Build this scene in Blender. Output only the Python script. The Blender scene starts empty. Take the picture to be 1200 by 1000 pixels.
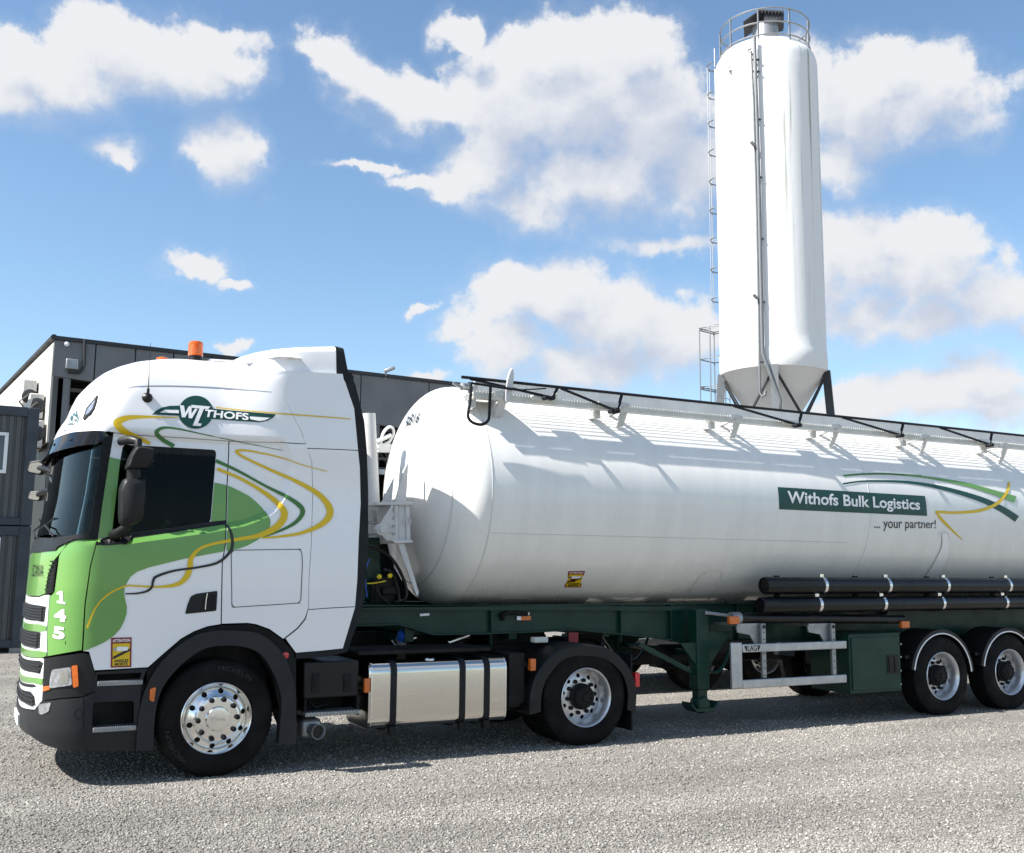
import bpy, bmesh, math, random
import numpy as np
from mathutils import Vector, Matrix
from mathutils.geometry import delaunay_2d_cdt
random.seed(7)
PI = math.pi
rad = math.radians
SC = bpy.context.scene
COL = SC.collection

# ------------------------------------------------------------------ camera
F_PX, PITCH, YAW, ROLL = 1209.62, .1371, .4903, .0086
CAM = np.array([-2.1026, -9.3286, 1.8011])
_v = np.array([math.sin(YAW)*math.cos(PITCH), math.cos(YAW)*math.cos(PITCH), math.sin(PITCH)])
_r = np.array([math.cos(YAW), -math.sin(YAW), 0.])
_u = np.cross(_r, _v)
CR = _r*math.cos(ROLL)+_u*math.sin(ROLL)
CU = -_r*math.sin(ROLL)+_u*math.cos(ROLL)
CV = _v
cd = bpy.data.cameras.new('camera'); cam = bpy.data.objects.new('camera', cd); COL.objects.link(cam)
cd.sensor_width = 36; cd.lens = F_PX/1200*36; cd.clip_end = 5000; cd.clip_start = .05
M4 = Matrix.Identity(4)
for i in range(3):
    M4[i][0], M4[i][1], M4[i][2], M4[i][3] = CR[i], CU[i], -CV[i], CAM[i]
cam.matrix_world = M4
SC.camera = cam
SC.view_settings.view_transform = 'Standard'
SC.view_settings.look = 'None'
SC.view_settings.gamma = 1
SC.view_settings.exposure = 1.22
SC.view_settings.use_curve_mapping = False
SC.render.resolution_x = 1024; SC.render.resolution_y = 853

def ray(px, py): return CV+CR*(px-600)/F_PX-CU*(py-500)/F_PX
def proj(P):
    d = np.asarray(P, float)-CAM; z = d@CV
    return np.array([600+F_PX*(d@CR)/z, 500-F_PX*(d@CU)/z])
def at(p, axis, val):
    d = ray(*p); i = 'xyz'.index(axis); t = (val-CAM[i])/d[i]; return CAM+d*t

# ------------------------------------------------------------------ sun and sky
SUN_EL, = [rad(47)]
sdir = Vector((-math.cos(SUN_EL), 0.035*math.cos(SUN_EL), math.sin(SUN_EL))).normalized()   # towards the sun
sl = bpy.data.lights.new('sun', 'SUN'); sl.energy = 4.6; sl.angle = rad(.53); sl.color = (1, .955, .89)
so = bpy.data.objects.new('sun', sl); COL.objects.link(so); so.location = (0, 0, 30)
so.rotation_euler = sdir.to_track_quat('Z', 'Y').to_euler()

W = bpy.data.worlds.new('World'); SC.world = W; W.use_nodes = True
def build_world():
    nt = W.node_tree; nt.nodes.clear(); N = nt.nodes; L = nt.links
    out = N.new('ShaderNodeOutputWorld'); bg = N.new('ShaderNodeBackground'); bg.inputs[1].default_value = .084
    L.new(bg.outputs[0], out.inputs[0])
    sky = N.new('ShaderNodeTexSky'); sky.sky_type = 'NISHITA'; sky.sun_disc = False
    sky.sun_elevation = SUN_EL; sky.sun_rotation = math.atan2(sdir.x, sdir.y)
    sky.air_density = 1.0; sky.dust_density = .45; sky.ozone_density = 2.2
    # cloud density as a function of direction (azimuth, elevation in degrees)
    g = bpy.data.node_groups.new('cloud_density', 'ShaderNodeTree')
    g.interface.new_socket('Vector', in_out='INPUT', socket_type='NodeSocketVector')
    g.interface.new_socket('Density', in_out='OUTPUT', socket_type='NodeSocketFloat')
    gi = g.nodes.new('NodeGroupInput'); go = g.nodes.new('NodeGroupOutput')
    def node(t, **k):
        n = g.nodes.new(t)
        for a, b in k.items(): setattr(n, a, b)
        return n
    blobs = [
     (60,85,95,48),(150,72,95,48),(235,75,70,50),(10,105,70,42),(268,172,48,42),(258,42,50,22),(20,60,55,30),
     (140,172,28,14),(228,312,30,20),(270,335,20,9),
     (380,52,44,20),(430,100,55,28),(485,125,60,32),(400,75,40,22),
     (600,130,85,75),(680,115,115,92),(760,140,85,95),(700,215,120,62),(640,55,55,38),(575,185,65,48),(548,42,30,24),(735,70,60,50),(810,190,50,80),(560,215,60,30),(620,245,70,34),
     (440,195,40,7),(500,212,40,10),(790,290,80,12),
     (1000,130,70,78),(1070,112,75,58),(1130,132,55,36),(985,190,45,50),(1040,70,45,28),(960,110,40,60),
     (1010,300,60,48),(1080,320,90,62),(1160,345,60,48),(1000,365,70,45),(1090,375,90,36),(1030,265,30,22),(960,320,40,60),
     (640,352,85,44),(720,380,95,52),(790,402,60,48),(600,395,70,44),(590,340,40,32),(655,328,45,24),(700,420,120,40),
     (1110,455,85,42),(1020,478,60,34),(1130,430,50,24),(1195,390,28,18),(1180,470,50,40),
     (490,436,40,9),(265,412,22,7),(500,365,16,8),(10,462,40,8)]
    def azel(px, py):
        d = ray(px, py); d = d/np.linalg.norm(d)
        return math.degrees(math.atan2(d[0], d[1])), math.degrees(math.asin(d[2]))
    # warp the blob space with noise
    nz = node('ShaderNodeTexNoise'); nz.inputs['Scale'].default_value = .20; nz.inputs['Detail'].default_value = 9; nz.inputs['Roughness'].default_value = .60
    g.links.new(gi.outputs[0], nz.inputs['Vector'])
    sb = node('ShaderNodeVectorMath', operation='SUBTRACT'); sb.inputs[1].default_value = (.5, .5, .5); g.links.new(nz.outputs['Color'], sb.inputs[0])
    scn = node('ShaderNodeVectorMath', operation='MULTIPLY'); scn.inputs[1].default_value = (4.0, 4.0, 0); g.links.new(sb.outputs[0], scn.inputs[0])
    wp = node('ShaderNodeVectorMath', operation='ADD'); g.links.new(gi.outputs[0], wp.inputs[0]); g.links.new(scn.outputs[0], wp.inputs[1])
    prev = None
    extra = [((-70, 24), 22, 7), ((-110, 35), 18, 8), ((80, 28), 14, 6), ((100, 18), 20, 6), ((150, 30), 25, 9), ((-150, 25), 22, 7), ((-178, 45), 20, 8), ((-30, 55), 16, 7), ((60, 60), 20, 8), ((-30, 14), 12, 4), ((75, 10), 15, 4)]
    lst = []
    for b in blobs:
        a0, e0 = azel(b[0], b[1]); a1, _ = azel(b[0]+b[2]*.5, b[1]); a2, _ = azel(b[0]-b[2]*.5, b[1])
        _, e1 = azel(b[0], b[1]+b[3]*.5); _, e2 = azel(b[0], b[1]-b[3]*.5)
        lst.append(((a0, e0), abs(a1-a2), abs(e1-e2)))
    for (c0, rx, ry) in lst+extra:
        s = node('ShaderNodeVectorMath', operation='SUBTRACT'); s.inputs[1].default_value = (c0[0], c0[1], 0); g.links.new(wp.outputs[0], s.inputs[0])
        m = node('ShaderNodeVectorMath', operation='MULTIPLY'); m.inputs[1].default_value = (1/rx, 1/ry, 0); g.links.new(s.outputs[0], m.inputs[0])
        l = node('ShaderNodeVectorMath', operation='LENGTH'); g.links.new(m.outputs[0], l.inputs[0])
        w = node('ShaderNodeMath', operation='SUBTRACT'); w.inputs[0].default_value = 1.0; g.links.new(l.outputs['Value'], w.inputs[1])
        sc_ = node('ShaderNodeMath', operation='MULTIPLY'); sc_.inputs[1].default_value = min(1, .45+min(rx, ry)/5.); g.links.new(w.outputs[0], sc_.inputs[0])
        if prev is None: prev = sc_
        else:
            a = node('ShaderNodeMath', operation='SMOOTH_MAX'); a.inputs[2].default_value = .18
            g.links.new(prev.outputs[0], a.inputs[0]); g.links.new(sc_.outputs[0], a.inputs[1]); prev = a
    nf = node('ShaderNodeTexNoise'); nf.inputs['Scale'].default_value = .42; nf.inputs['Detail'].default_value = 11; nf.inputs['Roughness'].default_value = .60
    g.links.new(gi.outputs[0], nf.inputs['Vector'])
    nm = node('ShaderNodeMath', operation='MULTIPLY_ADD'); nm.inputs[1].default_value = 1.15; nm.inputs[2].default_value = -.56; g.links.new(nf.outputs[0], nm.inputs[0])
    ad = node('ShaderNodeMath', operation='ADD'); g.links.new(prev.outputs[0], ad.inputs[0]); g.links.new(nm.outputs[0], ad.inputs[1])
    g.links.new(ad.outputs[0], go.inputs[0])
    # direction -> azimuth / elevation
    tc = N.new('ShaderNodeTexCoord'); sp = N.new('ShaderNodeSeparateXYZ'); L.new(tc.outputs['Generated'], sp.inputs[0])
    def mth(op, a, b=None):
        n = N.new('ShaderNodeMath'); n.operation = op
        for i, x in enumerate((a, b)):
            if x is None: continue
            if isinstance(x, (int, float)): n.inputs[i].default_value = x
            else: L.new(x, n.inputs[i])
        return n.outputs[0]
    az = mth('MULTIPLY', mth('ARCTAN2', sp.outputs[0], sp.outputs[1]), 180/PI)
    el = mth('MULTIPLY', mth('ARCSINE', sp.outputs[2]), 180/PI)
    cb = N.new('ShaderNodeCombineXYZ'); L.new(az, cb.inputs[0]); L.new(el, cb.inputs[1])
    g1 = N.new('ShaderNodeGroup'); g1.node_tree = g; L.new(cb.outputs[0], g1.inputs[0])
    off = N.new('ShaderNodeVectorMath'); off.operation = 'ADD'; off.inputs[1].default_value = (-1.0, 2.0, 0); L.new(cb.outputs[0], off.inputs[0])
    g2 = N.new('ShaderNodeGroup'); g2.node_tree = g; L.new(off.outputs[0], g2.inputs[0])
    def mr(x, a, b, c=0., d=1., t='SMOOTHSTEP'):
        n = N.new('ShaderNodeMapRange'); n.interpolation_type = t
        for i, y in zip((1, 2, 3, 4), (a, b, c, d)): n.inputs[i].default_value = y
        L.new(x, n.inputs[0]); return n.outputs[0]
    wd = mr(g2.outputs[0], -.10, .60, .30, .90, 'LINEAR')
    q_ = mth('DIVIDE', mth('ADD', g1.outputs[0], .16), wd)
    haze_ = mr(g1.outputs[0], -.42, .35, 0., .30)
    mask = mth('MAXIMUM', mr(q_, 0., 1.), haze_)
    thick = mr(mth('ADD', g2.outputs[0], mth('MULTIPLY', g1.outputs[0], -.15)), -.10, .85)
    cc = N.new('ShaderNodeMix'); cc.data_type = 'RGBA'
    cc.inputs[6].default_value = (4.35, 4.42, 4.58, 1); cc.inputs[7].default_value = (2.9, 3.2, 3.85, 1)
    L.new(thick, cc.inputs[0])
    mx = N.new('ShaderNodeMix'); mx.data_type = 'RGBA'; L.new(mask, mx.inputs[0]); hs = N.new('ShaderNodeHueSaturation'); hs.inputs['Hue'].default_value = .495; hs.inputs['Saturation'].default_value = 1.04; hs.inputs['Value'].default_value = 1.0; L.new(sky.outputs[0], hs.inputs['Color']); L.new(hs.outputs[0], mx.inputs[6]); L.new(cc.outputs[2], mx.inputs[7])
    L.new(mx.outputs[2], bg.inputs[0])
    W.cycles.sampling_method = 'MANUAL'; W.cycles.sample_map_resolution = 1024
build_world()

# ------------------------------------------------------------------ materials
MATS = {}
def mat(name, col, rough=.5, metal=0., coat=0., spec=.5, noise=None, bump=None, emit=None, alpha=1, trans=0., ior=1.45, dirt=None, aniso=None):
    m = bpy.data.materials.new(name); m.use_nodes = True; nt = m.node_tree; b = nt.nodes['Principled BSDF']
    c = (*col, 1)
    b.inputs['Base Color'].default_value = c; b.inputs['Roughness'].default_value = rough; b.inputs['Metallic'].default_value = metal
    b.inputs['Coat Weight'].default_value = coat; b.inputs['Coat Roughness'].default_value = .04; b.inputs['Specular IOR Level'].default_value = spec
    b.inputs['Transmission Weight'].default_value = trans; b.inputs['IOR'].default_value = ior
    N, L = nt.nodes, nt.links
    tc = N.new('ShaderNodeTexCoord')
    def nz(scale, detail=5, rg=.6, st=None):
        n = N.new('ShaderNodeTexNoise'); n.inputs['Scale'].default_value = scale; n.inputs['Detail'].default_value = detail; n.inputs['Roughness'].default_value = rg
        if st:
            mp = N.new('ShaderNodeMapping'); mp.inputs['Scale'].default_value = st; L.new(tc.outputs['Object'], mp.inputs[0]); L.new(mp.outputs[0], n.inputs[0])
        else: L.new(tc.outputs['Object'], n.inputs[0])
        return n.outputs[0]
    if noise:      # (scale, amount, [stretch])
        a = nz(noise[0], st=noise[2] if len(noise) > 2 else None)
        mr = N.new('ShaderNodeMapRange'); mr.inputs[1].default_value = .3; mr.inputs[2].default_value = .7
        mr.inputs[3].default_value = 1-noise[1]; mr.inputs[4].default_value = 1+noise[1]*.4; L.new(a, mr.inputs[0])
        vm = N.new('ShaderNodeVectorMath'); vm.operation = 'SCALE'; vm.inputs[0].default_value = col; L.new(mr.outputs[0], vm.inputs[3])
        src = vm.outputs[0]
        L.new(src, b.inputs['Base Color'])
        mr2 = N.new('ShaderNodeMapRange'); mr2.inputs[1].default_value = .3; mr2.inputs[2].default_value = .7
        mr2.inputs[3].default_value = min(1, rough*1.3+.03); mr2.inputs[4].default_value = rough*.85; L.new(a, mr2.inputs[0]); L.new(mr2.outputs[0], b.inputs['Roughness'])
    if bump:       # (scale, strength, distance, [stretch])
        a = nz(bump[0], 6, st=bump[3] if len(bump) > 3 else None); bp = N.new('ShaderNodeBump'); bp.inputs['Strength'].default_value = bump[1]; bp.inputs['Distance'].default_value = bump[2]
        L.new(a, bp.inputs['Height']); L.new(bp.outputs[0], b.inputs['Normal'])
    if emit: b.inputs['Emission Color'].default_value = (*emit[:3], 1); b.inputs['Emission Strength'].default_value = emit[3]
    m.diffuse_color = c
    MATS[name] = m; return m
mat('white_paint', (.80, .80, .81), .28, coat=.6, noise=(1.1, .035))
mat('green_paint', (.125, .30, .062), .30, coat=.6, noise=(1.5, .05))
mat('mid_green', (.045, .16, .035), .4)
mat('dark_green_film', (.004, .058, .045), .35, noise=(9, .2, (6, 6, .5)))
mat('yellow_film', (.68, .46, .01), .35)
mat('black_film', (.012, .013, .015), .35)
mat('white_film', (.82, .82, .82), .4)
mat('black_plastic', (.0065, .007, .0085), .42, spec=.4, noise=(3, .25), bump=(260, .1, .002))
mat('grey_plastic', (.015, .0165, .0195), .45, spec=.35, noise=(2.2, .22), bump=(300, .12, .002))
mat('rubber_seal', (.007, .008, .011), .55, spec=.35, noise=(4, .15))
mat('tyre', (.0055, .0055, .006), .72, spec=.22, noise=(5, .3), bump=(90, .15, .004))
mat('tyre_mark', (.018, .018, .019), .7)
mat('frame_black', (.006, .0065, .0075), .55, spec=.3, noise=(4, .4), bump=(40, .2, .004))
mat('polished_alu', (.80, .80, .79), .17, 1., noise=(6, .08))
mat('brushed_alu', (.66, .645, .61), .15, 1., noise=(3, .08, (1, 1, 12)), bump=(5, .06, .01, (1.2, 1, 1.0)))
mat('grey_alu', (.46, .47, .49), .36, .75, noise=(7, .18))
mat('silver_rim', (.64, .65, .67), .33, .85, noise=(9, .2))
mat('dark_hole', (.006, .006, .007), .5)
mat('nut_black', (.006, .006, .007), .55, spec=.25)
mat('chassis_green', (.0028, .034, .024), .38, coat=.10, spec=.35, noise=(3, .3), bump=(14, .05, .004))
mat('tank_white', (.77, .765, .74), .22, coat=.35, noise=(3.2, .07, (1.6, .5, .22)), bump=(2.3, .05, .02, (1, .5, .5)))
mat('walk_white', (.66, .655, .60), .4, noise=(6, .15))
def perforated():
    m = mat('perforated_plate', (.62, .615, .57), .45); nt = m.node_tree; N, L = nt.nodes, nt.links; b = N['Principled BSDF']
    tc = N.new('ShaderNodeTexCoord'); mp = N.new('ShaderNodeMapping'); mp.inputs['Scale'].default_value = (1/.031,)*3; L.new(tc.outputs['Object'], mp.inputs[0])
    v = N.new('ShaderNodeTexVoronoi'); v.voronoi_dimensions = '2D'; v.inputs['Scale'].default_value = 1; v.inputs['Randomness'].default_value = 0; L.new(mp.outputs[0], v.inputs['Vector'])
    r = N.new('ShaderNodeMath'); r.operation = 'GREATER_THAN'; r.inputs[1].default_value = .435; L.new(v.outputs['Distance'], r.inputs[0]); L.new(r.outputs[0], b.inputs['Alpha'])
perforated()
mat('tread_white', (.60, .605, .60), .5, noise=(4, .12))
mat('orange_lens', (.62, .13, .010), .15, coat=1, noise=(40, .25))
mat('red_lens', (.60, .015, .02), .15, coat=1)
mat('blue_cap', (.02, .10, .45), .3)
mat('yellow_knob', (.75, .60, .02), .4)
mat('red_film', (.22, .012, .02), .4)
mat('lamp_glass', (.50, .52, .55), .08, .6, coat=1, noise=(22, .6))
mat('mirror_glass', (.75, .77, .74), .04, 1.)
mat('hose', (.005, .0055, .007), .28, spec=.4, noise=(6, .4), bump=(30, .1, .004))
mat('interior_dark', (.018, .018, .020), .8, noise=(3, .3))
mat('curtain', (.014, .015, .018), .9, noise=(3, .3, (12, 12, .5)), bump=(9, .8, .03, (3, 3, .15)))
mat('seat_cloth', (.07, .072, .08), .85, noise=(30, .2))
mat('steel_galv', (.34, .35, .36), .42, .7, noise=(7, .2))
mat('pipe_grey', (.20, .21, .22), .45, .5, noise=(7, .2))
mat('panel_grey', (.155, .160, .168), .45, .1, noise=(1.2, .12))
mat('panel_dark', (.030, .033, .038), .5, noise=(1., .2))
mat('wall_white', (.47, .455, .42), .8, noise=(1.2, .12, (1, 1, .3)), bump=(20, .2, .01))
mat('old_steel', (.14, .14, .135), .65, .3, noise=(2, .4, (1, 1, .2)))
mat('hall_inside', (.03, .03, .03), .9, noise=(.6, .4))
mat('cabin_cladding', (.088, .091, .094), .45, .2, noise=(2, .12, (1, 1, .2)))
mat('cabin_post', (.046, .056, .068), .45, .1, noise=(2.5, .3))
mat('window_frame_white', (.74, .75, .76), .4)
mat('window_dark', (.05, .065, .085), .08, 0., spec=.9, noise=(1.5, .3))
mat('concrete', (.30, .29, .27), .9, noise=(3, .25))
mat('ac_white', (.60, .59, .56), .6, noise=(4, .15))

def silo_mat():
    m = mat('silo_white', (.76, .76, .755), .62)
    nt = m.node_tree; N, L = nt.nodes, nt.links; b = N['Principled BSDF']
    tc = N.new('ShaderNodeTexCoord')
    mp = N.new('ShaderNodeMapping'); mp.inputs['Scale'].default_value = (6, 6, .16); L.new(tc.outputs['Object'], mp.inputs[0])
    n = N.new('ShaderNodeTexNoise'); n.inputs['Scale'].default_value = 1.1; n.inputs['Detail'].default_value = 6; L.new(mp.outputs[0], n.inputs[0])
    # dirt streaks run down from the shoulder on the right flank
    sp = N.new('ShaderNodeSeparateXYZ'); L.new(tc.outputs['Object'], sp.inputs[0])
    r = N.new('ShaderNodeMapRange'); r.inputs[1].default_value = .575; r.inputs[2].default_value = .66; L.new(n.outputs[0], r.inputs[0])
    h = N.new('ShaderNodeMapRange'); h.inputs[1].default_value = 8.5; h.inputs[2].default_value = 15.; L.new(sp.outputs[2], h.inputs[0])
    mu = N.new('ShaderNodeMath'); mu.operation = 'MULTIPLY'; L.new(r.outputs[0], mu.inputs[0]); L.new(h.outputs[0], mu.inputs[1])
    mx = N.new('ShaderNodeMix'); mx.data_type = 'RGBA'; mx.inputs[6].default_value = (.76, .76, .755, 1); mx.inputs[7].default_value = (.24, .26, .19, 1)
    m2 = N.new('ShaderNodeMath'); m2.operation = 'MULTIPLY'; m2.inputs[1].default_value = .75; L.new(mu.outputs[0], m2.inputs[0])
    L.new(m2.outputs[0], mx.inputs[0]); L.new(mx.outputs[2], b.inputs['Base Color'])
    n2 = N.new('ShaderNodeTexNoise'); n2.inputs['Scale'].default_value = 7; n2.inputs['Detail'].default_value = 3; L.new(tc.outputs['Object'], n2.inputs[0])
    wv = N.new('ShaderNodeTexWave'); wv.bands_direction = 'Z'; wv.inputs['Scale'].default_value = 3.2; wv.inputs['Distortion'].default_value = .6; L.new(tc.outputs['Object'], wv.inputs[0])
    a = N.new('ShaderNodeMath'); a.operation = 'MULTIPLY_ADD'; a.inputs[1].default_value = .10; L.new(wv.outputs[1], a.inputs[0]); L.new(n2.outputs[0], a.inputs[2])
    bp = N.new('ShaderNodeBump'); bp.inputs['Strength'].default_value = .25; bp.inputs['Distance'].default_value = .015; L.new(a.outputs[0], bp.inputs['Height']); L.new(bp.outputs[0], b.inputs['Normal'])
silo_mat()
def glass_mat(name, tint, refl=.05, k=1.):
    m = bpy.data.materials.new(name); m.use_nodes = True; nt = m.node_tree; nt.nodes.clear(); N, L = nt.nodes, nt.links
    o = N.new('ShaderNodeOutputMaterial'); mx = N.new('ShaderNodeMixShader'); t = N.new('ShaderNodeBsdfTransparent'); g = N.new('ShaderNodeBsdfGlossy'); fr = N.new('ShaderNodeFresnel')
    fr.inputs[0].default_value = 1.5; t.inputs[0].default_value = (*tint, 1); g.inputs[1].default_value = .02
    ad = N.new('ShaderNodeMath'); ad.operation = 'ADD'; ad.inputs[1].default_value = refl; L.new(fr.outputs[0], ad.inputs[0])
    L.new(ad.outputs[0], mx.inputs[0]); L.new(t.outputs[0], mx.inputs[1]); L.new(g.outputs[0], mx.inputs[2]); L.new(mx.outputs[0], o.inputs[0]); MATS[name] = m
glass_mat('side_glass', (.40, .46, .45), -.03)
glass_mat('windscreen_glass', (.60, .70, .68), -.02)
glass_mat('visor_glass', (.06, .07, .08), .02)
glass_mat('lamp_cover', (.85, .88, .9), .05)
def beacon_mat():
    m = mat('beacon_orange', (.80, .15, .004), .08, trans=.35, ior=1.3, coat=.8)
beacon_mat()
def gravel_mats():
    m = bpy.data.materials.new('gravel_ground'); m.use_nodes = True; nt = m.node_tree; N, L = nt.nodes, nt.links; b = N['Principled BSDF']
    b.inputs['Roughness'].default_value = .95; b.inputs['Specular IOR Level'].default_value = .2
    tc = N.new('ShaderNodeTexCoord')
    def vor(s):
        v = N.new('ShaderNodeTexVoronoi'); v.inputs['Scale'].default_value = s; L.new(tc.outputs['Object'], v.inputs['Vector']); return v
    v1, v2 = vor(62), vor(125)
    n = N.new('ShaderNodeTexNoise'); n.inputs['Scale'].default_value = .45; n.inputs['Detail'].default_value = 6; n.inputs['Roughness'].default_value = .65; L.new(tc.outputs['Object'], n.inputs[0])
    n3 = N.new('ShaderNodeTexNoise'); n3.inputs['Scale'].default_value = 9; n3.inputs['Detail'].default_value = 5; L.new(tc.outputs['Object'], n3.inputs[0])
    sp = N.new('ShaderNodeSeparateColor'); L.new(v1.outputs['Color'], sp.inputs[0])
    sp2 = N.new('ShaderNodeSeparateColor'); L.new(v2.outputs['Color'], sp2.inputs[0])
    a = N.new('ShaderNodeMath'); a.operation = 'ADD'; L.new(sp.outputs[0], a.inputs[0]); L.new(sp2.outputs[1], a.inputs[1])
    rp = N.new('ShaderNodeValToRGB'); rp.color_ramp.elements[0].position = .0; rp.color_ramp.elements[0].color = (.11, .104, .094, 1)
    rp.color_ramp.elements[1].position = 1.; rp.color_ramp.elements[1].color = (.42, .40, .365, 1)
    e = rp.color_ramp.elements.new(.5); e.color = (.245, .232, .21, 1)
    h = N.new('ShaderNodeMath'); h.operation = 'MULTIPLY'; h.inputs[1].default_value = .5; L.new(a.outputs[0], h.inputs[0]); L.new(h.outputs[0], rp.inputs[0])
    mr = N.new('ShaderNodeMapRange'); mr.inputs[1].default_value = .3; mr.inputs[2].default_value = .72; mr.inputs[3].default_value = .82; mr.inputs[4].default_value = 1.16; L.new(n.outputs[0], mr.inputs[0])
    mr3 = N.new('ShaderNodeMapRange'); mr3.inputs[1].default_value = .3; mr3.inputs[2].default_value = .7; mr3.inputs[3].default_value = .88; mr3.inputs[4].default_value = 1.1; L.new(n3.outputs[0], mr3.inputs[0])
    mp = N.new('ShaderNodeMapping'); mp.inputs['Scale'].default_value = (.16, .75, .5); L.new(tc.outputs['Object'], mp.inputs[0])
    n1 = N.new('ShaderNodeTexNoise'); n1.inputs['Scale'].default_value = 1.3; n1.inputs['Detail'].default_value = 6; L.new(mp.outputs[0], n1.inputs[0])
    r1 = N.new('ShaderNodeMapRange'); r1.inputs[1].default_value = .35; r1.inputs[2].default_value = .65; r1.inputs[3].default_value = .80; r1.inputs[4].default_value = 1.12; L.new(n1.outputs[0], r1.inputs[0])
    mm = N.new('ShaderNodeMath'); mm.operation = 'MULTIPLY'; L.new(r1.outputs[0], mm.inputs[0]); L.new(mr3.outputs[0], mm.inputs[1])
    vm = N.new('ShaderNodeVectorMath'); vm.operation = 'SCALE'; L.new(rp.outputs[0], vm.inputs[0]); L.new(mm.outputs[0], vm.inputs[3]); L.new(vm.outputs[0], b.inputs['Base Color'])
    d = N.new('ShaderNodeMath'); d.operation = 'MULTIPLY_ADD'; d.inputs[1].default_value = .55; L.new(v2.outputs['Distance'], d.inputs[0]); L.new(v1.outputs['Distance'], d.inputs[2])
    bp = N.new('ShaderNodeBump'); bp.invert = True; bp.inputs['Strength'].default_value = .9; bp.inputs['Distance'].default_value = .018; L.new(d.outputs[0], bp.inputs['Height']); L.new(bp.outputs[0], b.inputs['Normal'])
    MATS['gravel_ground'] = m
    m = bpy.data.materials.new('gravel_stone'); m.use_nodes = True; nt = m.node_tree; N, L = nt.nodes, nt.links; b = N['Principled BSDF']
    b.inputs['Roughness'].default_value = .9; b.inputs['Specular IOR Level'].default_value = .25
    at_ = N.new('ShaderNodeAttribute'); at_.attribute_name = 'tone'
    rp = N.new('ShaderNodeValToRGB'); rp.color_ramp.elements[0].color = (.10, .094, .085, 1); rp.color_ramp.elements[1].color = (.45, .43, .395, 1)
    e = rp.color_ramp.elements.new(.5); e.color = (.25, .237, .215, 1)
    L.new(at_.outputs['Fac'], rp.inputs[0])
    def patches(tc_out):
        mp = N.new('ShaderNodeMapping'); mp.inputs['Scale'].default_value = (.16, .75, .5); L.new(tc_out, mp.inputs[0])
        n1 = N.new('ShaderNodeTexNoise'); n1.inputs['Scale'].default_value = 1.3; n1.inputs['Detail'].default_value = 6; L.new(mp.outputs[0], n1.inputs[0])
        r1 = N.new('ShaderNodeMapRange'); r1.inputs[1].default_value = .35; r1.inputs[2].default_value = .65; r1.inputs[3].default_value = .80; r1.inputs[4].default_value = 1.12; L.new(n1.outputs[0], r1.inputs[0]); return r1.outputs[0]
    tc = N.new('ShaderNodeTexCoord'); vm = N.new('ShaderNodeVectorMath'); vm.operation = 'SCALE'; L.new(rp.outputs[0], vm.inputs[0]); L.new(patches(tc.outputs['Object']), vm.inputs[3]); L.new(vm.outputs[0], b.inputs['Base Color']); MATS['gravel_stone'] = m
gravel_mats()

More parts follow.
